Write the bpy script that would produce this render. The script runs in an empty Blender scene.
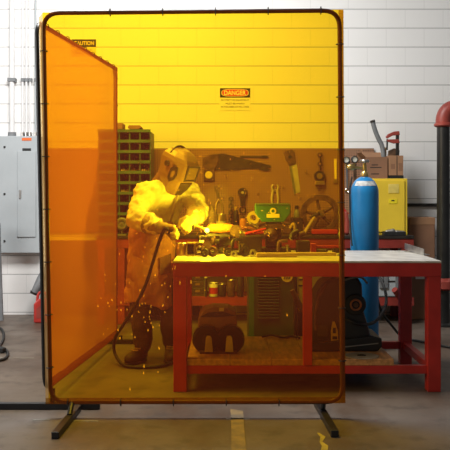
import bpy, bmesh, math, random
from mathutils import Vector, Matrix
random.seed(7)
S = bpy.context.scene
C = S.collection
F, HZ, EYE = 850.0, 190.0, 1.34          # focal length in px, horizon row, eye height (m)
V = Vector
def P(px, py, D):                         # photograph pixel at real distance D -> point in the room
    return V(((px-225)*D/F, D, EYE-(py-HZ)*D/F))
def X(px, D): return (px-225)*D/F
def Z(py, D): return EYE-(py-HZ)*D/F

# ------------------------------------------------------------------ materials
MATS = {}
def nodes_of(name):
    m = bpy.data.materials.new(name); m.use_nodes = True
    nt = m.node_tree; nt.nodes.clear()
    return m, nt, nt.nodes, nt.links
def mat(name, col, rough=0.5, metal=0.0, var=0.15, scale=8.0, bump=0.0, emit=0.0, col2=None, stretch=None, spec=0.5):
    if name in MATS: return MATS[name]
    m, nt, N, L = nodes_of(name)
    out = N.new('ShaderNodeOutputMaterial'); b = N.new('ShaderNodeBsdfPrincipled')
    L.new(b.outputs[0], out.inputs[0])
    b.inputs['Roughness'].default_value = rough; b.inputs['Metallic'].default_value = metal
    b.inputs['Specular IOR Level'].default_value = spec
    tc = N.new('ShaderNodeTexCoord'); ns = N.new('ShaderNodeTexNoise')
    ns.inputs['Scale'].default_value = scale; ns.inputs['Detail'].default_value = 5
    if stretch:
        mp = N.new('ShaderNodeMapping'); mp.inputs['Scale'].default_value = stretch
        L.new(tc.outputs['Object'], mp.inputs[0]); L.new(mp.outputs[0], ns.inputs['Vector'])
    else: L.new(tc.outputs['Object'], ns.inputs['Vector'])
    rp = N.new('ShaderNodeValToRGB')
    c2 = col2 or tuple(c*(1-2.2*var) for c in col)
    rp.color_ramp.elements[0].position = 0.3; rp.color_ramp.elements[1].position = 0.7
    rp.color_ramp.elements[0].color = (*c2, 1); rp.color_ramp.elements[1].color = (*[min(1, c*(1+var*.5)) for c in col], 1)
    L.new(ns.outputs['Fac'], rp.inputs[0]); L.new(rp.outputs[0], b.inputs['Base Color'])
    if bump:
        bp = N.new('ShaderNodeBump'); bp.inputs['Strength'].default_value = bump; bp.inputs['Distance'].default_value = 0.01
        L.new(ns.outputs['Fac'], bp.inputs['Height']); L.new(bp.outputs[0], b.inputs['Normal'])
    if emit:
        b.inputs['Emission Color'].default_value = (*col, 1); b.inputs['Emission Strength'].default_value = emit
    MATS[name] = m
    return m
def mathn(nt, op, a, b=None):
    n = nt.nodes.new('ShaderNodeMath'); n.operation = op
    for i, v in enumerate((a, b)):
        if v is None: continue
        if hasattr(v, 'links'): nt.links.new(v, n.inputs[i])
        else: n.inputs[i].default_value = v
    return n.outputs[0]
def mixc(nt, fac, a, b):
    n = nt.nodes.new('ShaderNodeMix'); n.data_type = 'RGBA'
    ins = (n.inputs[0], n.inputs[6], n.inputs[7])
    for s, v in zip(ins, (fac, a, b)):
        if hasattr(v, 'links'): nt.links.new(v, s)
        elif isinstance(v, tuple): s.default_value = (*v, 1)
        else: s.default_value = v
    return n.outputs[2]

def wall_material():
    m, nt, N, L = nodes_of('painted_block')
    out = N.new('ShaderNodeOutputMaterial'); b = N.new('ShaderNodeBsdfPrincipled'); L.new(b.outputs[0], out.inputs[0])
    tc = N.new('ShaderNodeTexCoord'); sp = N.new('ShaderNodeSeparateXYZ'); L.new(tc.outputs['Object'], sp.inputs[0])
    row = 0.2037
    z = mathn(nt, 'SUBTRACT', sp.outputs['Z'], 0.0248-0.004)
    cx = N.new('ShaderNodeCombineXYZ'); L.new(mathn(nt, 'ADD', sp.outputs['X'], 0.1), cx.inputs[0]); L.new(z, cx.inputs[1])
    br = N.new('ShaderNodeTexBrick'); br.offset = 0.5
    br.inputs['Scale'].default_value = 1; br.inputs['Brick Width'].default_value = 0.4074; br.inputs['Row Height'].default_value = row
    br.inputs['Mortar Size'].default_value = 0.004; br.inputs['Mortar Smooth'].default_value = 0.3
    L.new(cx.outputs[0], br.inputs['Vector'])
    fr = mathn(nt, 'FRACT', mathn(nt, 'DIVIDE', z, row))
    hl = mathn(nt, 'LESS_THAN', mathn(nt, 'ABSOLUTE', mathn(nt, 'SUBTRACT', fr, 0.0)), 0.045)
    ns = N.new('ShaderNodeTexNoise'); ns.inputs['Scale'].default_value = 1.3; ns.inputs['Detail'].default_value = 6
    L.new(tc.outputs['Object'], ns.inputs['Vector'])
    n2 = N.new('ShaderNodeTexNoise'); n2.inputs['Scale'].default_value = 60; n2.inputs['Detail'].default_value = 3
    L.new(tc.outputs['Object'], n2.inputs['Vector'])
    base = mixc(nt, ns.outputs['Fac'], (.78, .775, .76), (.86, .86, .85))
    c = mixc(nt, mathn(nt, 'MULTIPLY', br.outputs['Fac'], .22), base, (.38, .38, .38))
    c = mixc(nt, mathn(nt, 'MULTIPLY', hl, .75), c, (.30, .30, .30))
    # grubby scuffs near the floor
    rp = N.new('ShaderNodeValToRGB'); rp.color_ramp.elements[0].position = .52; rp.color_ramp.elements[1].position = .7
    L.new(ns.outputs['Fac'], rp.inputs[0])
    low = mathn(nt, 'MULTIPLY', mathn(nt, 'LESS_THAN', sp.outputs['Z'], 1.7), .25)
    c = mixc(nt, mathn(nt, 'MULTIPLY', rp.outputs[0], low), c, (.42, .40, .37))
    # grey painted band behind the pipe
    L.new(c, b.inputs['Base Color']); b.inputs['Roughness'].default_value = .55
    bp = N.new('ShaderNodeBump'); bp.inputs['Strength'].default_value = .35; bp.inputs['Distance'].default_value = .004
    hgt = mathn(nt, 'SUBTRACT', mathn(nt, 'MULTIPLY', n2.outputs['Fac'], .3), mathn(nt, 'MAXIMUM', br.outputs['Fac'], hl))
    L.new(hgt, bp.inputs['Height']); L.new(bp.outputs[0], b.inputs['Normal'])
    return m
def floor_material():
    m, nt, N, L = nodes_of('worn_concrete')
    out = N.new('ShaderNodeOutputMaterial'); b = N.new('ShaderNodeBsdfPrincipled'); L.new(b.outputs[0], out.inputs[0])
    tc = N.new('ShaderNodeTexCoord')
    def noise(s, d, st=None):
        n = N.new('ShaderNodeTexNoise'); n.inputs['Scale'].default_value = s; n.inputs['Detail'].default_value = d
        if st:
            mp = N.new('ShaderNodeMapping'); mp.inputs['Scale'].default_value = st; L.new(tc.outputs['Object'], mp.inputs[0]); L.new(mp.outputs[0], n.inputs['Vector'])
        else: L.new(tc.outputs['Object'], n.inputs['Vector'])
        return n.outputs['Fac']
    def ramp(f, a, c):
        r = N.new('ShaderNodeValToRGB'); r.color_ramp.elements[0].position = a; r.color_ramp.elements[1].position = c; L.new(f, r.inputs[0]); return r.outputs[0]
    a = noise(1.1, 8); d = noise(6, 8); e = noise(45, 4); g = noise(2.2, 9, (1, .35, 1))
    c = mixc(nt, ramp(a, .35, .65), (.098, .072, .053), (.165, .132, .105))
    c = mixc(nt, mathn(nt, 'MULTIPLY', ramp(g, .47, .6), .7), c, (.078, .047, .028))
    c = mixc(nt, mathn(nt, 'MULTIPLY', ramp(d, .54, .68), .6), c, (.055, .043, .034))
    c = mixc(nt, mathn(nt, 'MULTIPLY', ramp(e, .62, .75), .4), c, (.20, .18, .155))
    L.new(c, b.inputs['Base Color'])
    L.new(mathn(nt, 'ADD', mathn(nt, 'MULTIPLY', d, .3), .36), b.inputs['Roughness'])
    bp = N.new('ShaderNodeBump'); bp.inputs['Strength'].default_value = .15; bp.inputs['Distance'].default_value = .004
    L.new(e, bp.inputs['Height']); L.new(bp.outputs[0], b.inputs['Normal'])
    return m
def peg_material():
    m, nt, N, L = nodes_of('perforated_hardboard')
    out = N.new('ShaderNodeOutputMaterial'); b = N.new('ShaderNodeBsdfPrincipled'); L.new(b.outputs[0], out.inputs[0])
    tc = N.new('ShaderNodeTexCoord'); sp = N.new('ShaderNodeSeparateXYZ'); L.new(tc.outputs['Object'], sp.inputs[0])
    def cell(s): return mathn(nt, 'SUBTRACT', mathn(nt, 'FRACT', mathn(nt, 'DIVIDE', s, .0254)), .5)
    u, w = cell(sp.outputs['X']), cell(sp.outputs['Z'])
    r2 = mathn(nt, 'ADD', mathn(nt, 'MULTIPLY', u, u), mathn(nt, 'MULTIPLY', w, w))
    hole = mathn(nt, 'LESS_THAN', r2, .06)
    ns = N.new('ShaderNodeTexNoise'); ns.inputs['Scale'].default_value = 2.5; ns.inputs['Detail'].default_value = 6; L.new(tc.outputs['Object'], ns.inputs['Vector'])
    base = mixc(nt, ns.outputs['Fac'], (.25, .125, .068), (.38, .20, .115))
    L.new(mixc(nt, hole, base, (.03, .018, .012)), b.inputs['Base Color']); b.inputs['Roughness'].default_value = .6
    return m
def film_material(name, trans, scat, fac, gloss=.012):
    m, nt, N, L = nodes_of(name)
    out = N.new('ShaderNodeOutputMaterial')
    t = N.new('ShaderNodeBsdfTransparent'); t.inputs[0].default_value = (*trans, 1)
    d = N.new('ShaderNodeBsdfDiffuse'); d.inputs[0].default_value = (*scat, 1)
    tl = N.new('ShaderNodeBsdfTranslucent'); tl.inputs[0].default_value = (*scat, 1)
    mx = N.new('ShaderNodeMixShader'); mx.inputs[0].default_value = .5
    L.new(d.outputs[0], mx.inputs[1]); L.new(tl.outputs[0], mx.inputs[2])
    m2 = N.new('ShaderNodeMixShader'); m2.inputs[0].default_value = fac
    L.new(t.outputs[0], m2.inputs[1]); L.new(mx.outputs[0], m2.inputs[2])
    g = N.new('ShaderNodeBsdfGlossy'); g.inputs['Roughness'].default_value = .12; g.inputs[0].default_value = (1, 1, 1, 1)
    m3 = N.new('ShaderNodeMixShader'); m3.inputs[0].default_value = gloss
    L.new(m2.outputs[0], m3.inputs[1]); L.new(g.outputs[0], m3.inputs[2]); L.new(m3.outputs[0], out.inputs[0])
    return m
FILM = film_material('amber_vinyl', (1.0, .66, .018), (.98, .20, .08), .10, .004)
FILM2 = film_material('orange_vinyl', (1.0, .74, .06), (.95, .30, .05), .6, .012)
HEM = film_material('vinyl_hem', (.62, .42, .10), (.55, .17, .04), .25)
WALL, FLOOR, PEG = wall_material(), floor_material(), peg_material()
RED = mat('red_paint', (.52, .028, .022), .42, var=.14, scale=5, bump=.05)
STEELTOP = mat('worn_steel_top', (.62, .60, .57), .45, .25, var=.15, scale=7, bump=.04)
BENCHRED = mat('shaded_red_paint', (.30, .035, .024), .5, var=.2, scale=5)  # table red darkened: shade on the bench front is put into the colour
WOOD = mat('plank_wood', (.58, .30, .13), .6, var=.2, scale=6, bump=.1, stretch=(6, 1, 6))
BLACK = mat('black_paint', (.014, .014, .015), .4, var=.2)
RUBBER = mat('black_rubber', (.012, .012, .012), .55, var=.2)
IRON = mat('dark_iron', (.055, .048, .042), .45, .5, var=.25, scale=14, bump=.1)
RUSTY = mat('rusty_iron', (.14, .075, .04), .6, .3, var=.3, scale=18, bump=.15)
STEEL = mat('bright_steel', (.55, .53, .50), .3, .9, var=.15, scale=12)
CHROME = mat('chrome', (.75, .75, .76), .15, 1, var=.05)
BRASS = mat('brass', (.62, .43, .15), .3, .85, var=.15)
GREEN = mat('green_paint', (.035, .17, .06), .45, var=.15)
DKGREEN = mat('dark_green_paint', (.025, .06, .032), .5, var=.2)
BINGREEN = mat('bin_green_paint', (.06, .14, .085), .5, var=.2)
YELLOW = mat('yellow_paint', (.84, .60, .045), .4, var=.06, scale=3)
BRIGHTY = mat('yellow_label', (.88, .72, .02), .5, var=.05)
BLUE = mat('blue_paint', (.015, .21, .50), .32, var=.1, scale=4)
GREYP = mat('panel_grey', (.42, .46, .48), .45, var=.05, scale=3)
GREYD = mat('machine_grey', (.20, .21, .22), .5, var=.15)
WHITE = mat('white_paint', (.80, .80, .80), .45, var=.04)
CARD = mat('cardboard', (.38, .20, .105), .8, var=.1, scale=4)
CARD2 = mat('brown_cardboard', (.27, .135, .075), .8, var=.1, scale=4)
PAPER = mat('paper_label', (.75, .74, .70), .7, var=.05)
INK = mat('black_ink', (.012, .012, .012), .6, var=.1)
SIGNRED = mat('sign_red', (.65, .03, .02), .5, var=.05)
SIGNW = mat('sign_white', (.82, .82, .80), .5, var=.03)
ORANGEL = mat('orange_label', (.80, .16, .03), .5, var=.05)
SIGNY = mat('sign_yellow', (.80, .62, .06), .5, var=.03)
JACKET = mat('cream_jacket_cloth', (.84, .76, .48), .85, var=.10, scale=9, bump=.5)
APRON = mat('tan_leather', (.60, .26, .085), .75, var=.16, scale=7, bump=.5)
TROUS = mat('brown_trouser_cloth', (.10, .07, .045), .85, var=.2, scale=9, bump=.4)
GLOVE = mat('suede_glove', (.46, .34, .16), .85, var=.25, scale=14, bump=.5)
BOOT = mat('boot_leather', (.085, .05, .03), .55, var=.25, scale=10, bump=.2)
SKIN = mat('skin', (.50, .30, .21), .55, var=.06)
HOOD = mat('hood_shell', (.33, .21, .075), .32, .1, var=.12, scale=5)
HOODD = mat('hood_dark', (.06, .045, .03), .35, var=.15)
LENS = mat('hood_lens', (.25, .16, .06), .2, .2, var=.1)
BIB = mat('leather_bib', (.25, .12, .06), .75, var=.2, bump=.3)
TAN = mat('pale_wood', (.50, .36, .18), .65, var=.15, stretch=(1, 8, 8))
ORANGE = mat('orange_plastic', (.75, .28, .03), .45, var=.1)
COPPER = mat('copper_wire', (.45, .18, .08), .4, .7, var=.2)
TAPE = mat('worn_floor_paint', (.25, .17, .06), .7, var=.35, scale=9, col2=(.11, .085, .06))
TAPEY = mat('yellow_floor_paint', (.42, .33, .05), .7, var=.2, scale=9)
CHALK = mat('chalky_streak', (.26, .24, .20), .8, var=.2)
GLASSD = mat('gauge_glass', (.70, .70, .66), .2, var=.04)
PIPE = mat('black_pipe_paint', (.02, .02, .019), .4, var=.25, scale=6)
REDPIPE = mat('red_oxide_pipe', (.33, .055, .04), .45, var=.15)

# ------------------------------------------------------------------ mesh builder
class MB:
    def __init__(s): s.bm = bmesh.new()
    def box(s, c, size, M=None):
        r = bmesh.ops.create_cube(s.bm, size=1.0)
        T = Matrix.Translation(V(c)) @ (M.to_4x4() if M else Matrix()) @ Matrix.Diagonal((*size, 1))
        bmesh.ops.transform(s.bm, matrix=T, verts=r['verts']); return s
    def bx(s, x0, x1, y0, y1, z0, z1):
        return s.box(((x0+x1)/2, (y0+y1)/2, (z0+z1)/2), (abs(x1-x0), abs(y1-y0), abs(z1-z0)))
    def bar(s, p0, p1, w, h, up=(0, 0, 1)):
        p0, p1 = V(p0), V(p1); d = p1-p0; l = d.length; d.normalize()
        up = V(up); r = d.cross(up)
        if r.length < 1e-4: r = d.cross(V((0, 1, 0)))
        r.normalize(); u = r.cross(d)
        M = Matrix((r, d, u)).transposed()
        return s.box((p0+p1)/2, (w, l, h), M)
    def cyl(s, p0, p1, r0, r1=None, seg=16, caps=True):
        p0, p1 = V(p0), V(p1); r1 = r0 if r1 is None else r1
        d = p1-p0; q = d.to_track_quat('Z', 'Y').to_matrix().to_4x4()
        T = Matrix.Translation((p0+p1)/2) @ q
        bmesh.ops.create_cone(s.bm, cap_ends=caps, segments=seg, radius1=r0, radius2=max(r1, 1e-5), depth=d.length, matrix=T); return s
    def ball(s, c, r, sc=(1, 1, 1), M=None, u=16, v=10):
        T = Matrix.Translation(V(c)) @ (M.to_4x4() if M else Matrix()) @ Matrix.Diagonal((r*sc[0], r*sc[1], r*sc[2], 1))
        bmesh.ops.create_uvsphere(s.bm, u_segments=u, v_segments=v, radius=1, matrix=T); return s
    def limb(s, pts, rad, seg=14):
        for i in range(len(pts)-1): s.cyl(pts[i], pts[i+1], rad[i], rad[i+1], seg)
        for p, r in zip(pts, rad): s.ball(p, r, u=seg, v=8)
        return s
    def tube(s, pts, r, seg=10, closed=False, smooth=0):
        pts = [V(p) for p in pts]
        for _ in range(smooth):
            q = []
            n = len(pts)
            rng = range(n) if closed else range(n-1)
            if not closed: q.append(pts[0])
            for i in rng:
                a, b = pts[i], pts[(i+1) % n]
                q += [a*.75+b*.25, a*.25+b*.75]
            if not closed: q.append(pts[-1])
            pts = q
        n = len(pts); rings = []; ref = None
        for i, p in enumerate(pts):
            if closed: t = pts[(i+1) % n]-pts[i-1]
            else: t = pts[min(i+1, n-1)]-pts[max(i-1, 0)]
            t.normalize()
            if ref is None:
                ref = V((0, 0, 1)) if abs(t.z) < .9 else V((0, 1, 0))
            a = t.cross(ref).normalized(); b = a.cross(t).normalized(); ref = b
            rr = r
            if isinstance(r, (list, tuple)):
                f = i/(n-1)*(len(r)-1); a0 = min(int(f), len(r)-2); rr = r[a0]+(r[a0+1]-r[a0])*(f-a0)
            rings.append([s.bm.verts.new(p+a*math.cos(2*math.pi*k/seg)*rr+b*math.sin(2*math.pi*k/seg)*rr) for k in range(seg)])
        for i in range(n if closed else n-1):
            A, B = rings[i], rings[(i+1) % n]
            for k in range(seg): s.bm.faces.new((A[k], A[(k+1) % seg], B[(k+1) % seg], B[k]))
        if not closed:
            s.bm.faces.new(rings[0][::-1]); s.bm.faces.new(rings[-1])
        return s
    def loft(s, rings, caps=True):
        vs = [[s.bm.verts.new(p) for p in r] for r in rings]; n = len(vs[0])
        for A, B in zip(vs, vs[1:]):
            for k in range(n): s.bm.faces.new((A[k], A[(k+1) % n], B[(k+1) % n], B[k]))
        if caps: s.bm.faces.new(vs[0][::-1]); s.bm.faces.new(vs[-1])
        return s
    def lathe(s, c, prof, axis=(0, 0, 1), seg=24):
        ax = V(axis).normalized(); q = ax.to_track_quat('Z', 'Y').to_matrix(); c = V(c)
        return s.loft([[c+q @ V((r*math.cos(2*math.pi*k/seg), r*math.sin(2*math.pi*k/seg), h)) for k in range(seg)] for r, h in prof])
    def prism(s, poly, d0, d1, plane='xz'):
        # polygon in the x-z plane extruded along y (or in x-y extruded along z)
        f = (lambda p, d: V((p[0], d, p[1]))) if plane == 'xz' else ((lambda p, d: V((p[0], p[1], d))) if plane == 'xy' else (lambda p, d: V((d, p[0], p[1]))))
        A = [s.bm.verts.new(f(p, d0)) for p in poly]; B = [s.bm.verts.new(f(p, d1)) for p in poly]; n = len(poly)
        s.bm.faces.new(A[::-1]); s.bm.faces.new(B)
        for k in range(n): s.bm.faces.new((A[k], A[(k+1) % n], B[(k+1) % n], B[k]))
        return s
    def ring(s, c, R, r, axis=(0, 0, 1), seg=28, seg2=8, a0=0, a1=360):
        q = V(axis).to_track_quat('Z', 'Y').to_matrix(); c = V(c)
        n = seg; full = (a1-a0) >= 360
        pts = [c+q @ V((R*math.cos(math.radians(a0+(a1-a0)*k/n)), R*math.sin(math.radians(a0+(a1-a0)*k/n)), 0)) for k in range(n if full else n+1)]
        return s.tube(pts, r, seg2, closed=full)
    def annulus(s, c, ro, ri, h, axis=(0, 0, 1), seg=32):
        q = V(axis).to_track_quat('Z', 'Y').to_matrix(); c = V(c)
        prof = [(ro, -h/2), (ro, h/2), (ri, h/2), (ri, -h/2)]
        rings = [[c+q @ V((r*math.cos(2*math.pi*k/seg), r*math.sin(2*math.pi*k/seg), z)) for k in range(seg)] for r, z in prof]
        rings.append(None)
        vs = [[s.bm.verts.new(p) for p in r] for r in rings[:4]]; vs.append(vs[0])
        for A, B in zip(vs, vs[1:]):
            for k in range(seg): s.bm.faces.new((A[k], A[(k+1) % seg], B[(k+1) % seg], B[k]))
        return s
    def build(s, name, m, parent=None, origin=None, bevel=0, smooth=False, remesh=0, wrinkle=0, wscale=.08, solid=0, subsurf=0, smoothit=0):
        bmesh.ops.recalc_face_normals(s.bm, faces=s.bm.faces)
        if parent is not None: o_loc = wloc(parent)
        if origin is None:
            if parent is None:
                xs = [v.co for v in s.bm.verts]
                lo = V((min(c.x for c in xs), min(c.y for c in xs), min(c.z for c in xs))); hi = V((max(c.x for c in xs), max(c.y for c in xs), max(c.z for c in xs)))
                origin = V(((lo.x+hi.x)/2, (lo.y+hi.y)/2, lo.z))
            else: origin = o_loc
        origin = V(origin)
        bmesh.ops.translate(s.bm, verts=s.bm.verts, vec=-origin)
        me = bpy.data.meshes.new(name); s.bm.to_mesh(me); s.bm.free()
        if smooth:
            for p in me.polygons: p.use_smooth = True
        o = bpy.data.objects.new(name, me); C.objects.link(o)
        if parent is not None:
            o.parent = parent; o.location = origin-o_loc
        else: o.location = origin
        me.materials.append(m)
        if solid:
            md = o.modifiers.new('solid', 'SOLIDIFY'); md.thickness = solid; md.offset = 0
        if bevel:
            md = o.modifiers.new('bevel', 'BEVEL'); md.width = bevel; md.segments = 2; md.limit_method = 'ANGLE'
        if remesh:
            md = o.modifiers.new('remesh', 'REMESH'); md.mode = 'VOXEL'; md.voxel_size = remesh; md.use_smooth_shade = True
            md = o.modifiers.new('smooth', 'SMOOTH'); md.iterations = smoothit or 6; md.factor = .5
        if subsurf:
            md = o.modifiers.new('sub', 'SUBSURF'); md.levels = md.render_levels = subsurf
        if wrinkle:
            t = bpy.data.textures.new(name+'_folds', 'CLOUDS'); t.noise_scale = wscale; t.noise_depth = 2
            md = o.modifiers.new('folds', 'DISPLACE'); md.texture = t; md.strength = wrinkle; md.mid_level = .5; md.texture_coords = 'LOCAL'
        if smooth and not remesh:
            try:
                for e in me.edges: pass
                me.set_sharp_from_angle(angle=math.radians(40))
            except Exception: pass
        return o
def wloc(o):
    l = V(o.location)
    while o.parent: o = o.parent; l += V(o.location)
    return l
def tag(o, label, cat=None, group=None, kind=None):
    if label: o['label'] = label
    if cat: o['category'] = cat
    if group: o['group'] = group
    if kind: o['kind'] = kind
    return o
def thing(name, label, cat, loc, group=None):
    o = bpy.data.objects.new(name, None); C.objects.link(o); o.location = V(loc); o.empty_display_size = .1
    return tag(o, label, cat, group)
def struct(o): o['kind'] = 'structure'; return o
def text_mesh(name, body, size, loc, m, parent, width=None, ext=.0015, bold=0.0):
    cu = bpy.data.curves.new(name, 'FONT'); cu.body = body; cu.size = size; cu.align_x = 'CENTER'; cu.align_y = 'CENTER'; cu.extrude = ext; cu.offset = bold
    tmp = bpy.data.objects.new(name+'_tmp', cu); C.objects.link(tmp)
    dg = bpy.context.evaluated_depsgraph_get(); dg.update()
    me = bpy.data.meshes.new_from_object(tmp.evaluated_get(dg))
    bpy.data.objects.remove(tmp)
    R = Matrix.Rotation(math.pi/2, 4, 'X')
    me.transform(R)
    xs = [v.co.x for v in me.vertices]; w = max(xs)-min(xs); c = (max(xs)+min(xs))/2
    zs = [v.co.z for v in me.vertices]; cz = (max(zs)+min(zs))/2
    k = (width/w) if width else 1
    for v in me.vertices: v.co = V(((v.co.x-c)*k, v.co.y, v.co.z-cz))
    me.materials.clear(); me.materials.append(m)
    o = bpy.data.objects.new(name, me); C.objects.link(o)
    o.parent = parent; o.location = V(loc)-wloc(parent)
    return o
def copy_tree(o, parent=None):
    c = o.copy(); C.objects.link(c)
    if parent: c.parent = parent
    for ch in [k for k in bpy.data.objects if k.parent == o and k != c]: copy_tree(ch, c)
    return c

# ------------------------------------------------------------------ setting
WD = 9.14
struct(MB().bx(-6, 6, WD, WD+.2, -.05, 4.4).build('wall_back', WALL, origin=(0, 0, 0)))
struct(MB().bx(-6, 6, 1.0, WD, -.1, 0).build('floor', FLOOR, origin=(0, 0, 0)))
0 and struct(MB().bx(-6, -1.9, WD-.012, WD-.001, 0, .05).bx(1.9, 6, WD-.012, WD-.001, 0, .05).build('baseboard_back', GREYD))

# floor paint
def patch(name, pts, m, label, cat, h=.0015):
    return tag(MB().prism(pts, .0002, h, 'xy').build(name, m), label, cat)
patch('floor_stripe', [(.03, 3.6), (.11, 3.6), (.112, 4.1), (.108, 4.6), (.11, 5.15), (.033, 5.2), (.036, 4.7), (.03, 4.2)], TAPE,
      'worn tan painted stripe on the concrete running under the amber screen', 'floor marking')
sq = []
cpts = [(318, 433), (323, 437), (321, 442), (325, 446), (324, 452)]
wd = [.006, .014, .007, .017, .018]
fl = [P(p[0], p[1], EYE*F/(p[1]-HZ)) for p in cpts]
poly = [(p.x-w, p.y) for p, w in zip(fl, wd)] + [(p.x+w, p.y) for p, w in list(zip(fl, wd))[::-1]]
patch('paint_mark', poly, TAPEY, 'bright yellow paint squiggle on the floor in front of the screen\'s right foot', 'floor marking')
def streak(x0, x1, y, D, label, seed):
    rr = random.Random(seed); n = 14
    top = []; bot = []
    for i in range(n+1):
        x = x0+(x1-x0)*i/n; top.append((x, D+.006+rr.random()*.012)); bot.append((x, D-.004-rr.random()*.012))
    patch('paint_streak', bot+top[::-1], CHALK, label, 'floor marking')
Ds = EYE*F/(421-HZ); streak(X(73, Ds), X(98, Ds), 0, Ds, 'pale chalky streak on the floor right of the screen\'s left foot', 3)
Ds = EYE*F/(420-HZ); streak(X(33, Ds), X(50, Ds), 0, Ds, 'short pale streak on the floor left of the screen\'s left foot', 5)
Ds = EYE*F/(419-HZ); streak(X(226, Ds), X(250, Ds), 0, Ds, 'pale yellowish streak crossing the worn tan floor stripe', 6)
Ds = EYE*F/(358-HZ); streak(X(-12, Ds), X(34, Ds), 0, Ds, 'long pale line across the floor at left, beside the loose black cable', 8)

# ------------------------------------------------------------------ electrical panel and conduits
D = 9.02
t = thing('electrical_panel', 'grey electrical panel cabinet on the white block wall at left', 'electrical panel', (X(16, D), WD-.01, Z(253, D)))
x0, x1 = X(-6, D), X(41, D); z0, z1 = Z(253, D), Z(136, D)
MB().bx(x0, x1, D, WD-.002, z0, z1).build('housing', GREYP, t, bevel=.006)
d = MB().bx(X(17.5, D), X(36, D), D-.012, D-.001, Z(237, D), Z(151, D)).build('door', GREYP, t, bevel=.004)
MB().box((X(20.5, D), D-.018, Z(194, D)), (.02, .012, .09)).build('latch', STEEL, d, bevel=.002)
MB().bx(X(22.5, D), X(31, D), D-.006, D-.001, Z(151, D), Z(148.3, D)).build('name_plate', INK, t)
MB().bx(X(22, D), X(31.5, D), D-.004, D-.001, Z(140.6, D), Z(137.8, D)).build('warning_label', ORANGEL, t)
for yy in (147, 194, 241):
    MB().cyl(P(4.5, yy, D+.002), P(4.5, yy, D-.006), .012, seg=12).build('screw', INK, t)
cl = ['thick white conduit rising from the left side of the grey panel', 'thin white conduit second from left above the grey panel', 'thin white conduit third from left above the grey panel', 'thin white conduit fourth from left above the grey panel', 'dusky conduit nearest the amber screen, above the panel\'s right end']
for (px, r, lb) in zip((12, 22.6, 26.4, 30.2, 35.6), (.027, .011, .012, .011, .010), cl):
    xx = X(px, WD-.04); zt = 4.2; zb = z1
    t = thing('conduit', lb, 'conduit', (xx, WD-.04, zb), 'conduits above the electrical panel')
    MB().cyl((xx, WD-.04, zb+.001), (xx, WD-.04, zt), r, seg=14).build('pipe', WHITE if px < 34 else GREYP, t, smooth=True)
    zs = Z(80, WD-.04)
    MB().bx(xx-r*1.6, xx+r*1.6, WD-.04-r*1.25, WD-.001, zs-.02, zs+.02).build('strap', GREYD, t, bevel=.003)
    MB().cyl((xx, WD-.04, zb+.001), (xx, WD-.04, zb+.045), r*1.6, seg=14).build('connector', GREYD if r > .02 else STEEL, t)

# safety signs on the wall
D = WD-.006
cx, x0, x1 = X(235, D), X(219.5, D), X(250.5, D)
t = thing('danger_sign', 'white safety sign with black and red DANGER header on the wall', 'sign', (cx, WD, Z(110, D)))
MB().bx(x0, x1, D, WD-.001, Z(110.5, D), Z(87, D)).build('backing', SIGNW, t)
MB().bx(x0+.004, x1-.004, D-.002, D, Z(97.6, D), Z(88.2, D)).build('header', INK, t)
pts = [(cx+.14*math.copysign(abs(math.cos(a))**.6, math.cos(a)), Z(92.8, D)+.036*math.copysign(abs(math.sin(a))**.6, math.sin(a))) for a in [2*math.pi*k/40 for k in range(40)]]
MB().prism([(cx+(x-cx)*1.04, Z(92.8, D)+(z-Z(92.8, D))*1.12) for x, z in pts], D-.003, D-.002).build('oval_border', SIGNW, t)
MB().prism(pts, D-.004, D-.003).build('oval', SIGNRED, t)
text_mesh('heading', 'DANGER', .068, (cx, D-.005, Z(92.9, D)), SIGNW, t, width=.235, bold=.0015)
for s_, y_, w_ in (('PROTECTIVE EQUIPMENT', 100.3, .30), ('MUST BE WORN', 103.6, .20), ('IN THIS AREA AT ALL TIMES', 106.8, .30)):
    text_mesh('wording', s_, .026, (cx, D-.001, Z(y_, D)), INK, t, width=w_, ext=.0008)
cx, x0, x1 = X(84, D), X(71.5, D), X(96, D)
t = thing('caution_sign', 'yellow CAUTION sign on the wall above the orange side screen', 'sign', (cx, WD, Z(58, D)))
MB().bx(x0, x1, D, WD-.001, Z(56, D), Z(39.3, D)).build('backing', SIGNY, t)
MB().bx(x0, x1, D-.002, D, Z(47, D), Z(39.3, D)).build('header', INK, t)
text_mesh('heading', 'CAUTION', .058, (cx, D-.004, Z(43.2, D)), SIGNY, t, width=.215, bold=.001)
for s_, y_ in (('EYE PROTECTION', 50), ('REQUIRED', 53)):
    text_mesh('wording', s_, .026, (cx, D-.001, Z(y_, D)), INK, t, width=.17, ext=.0008)

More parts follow.
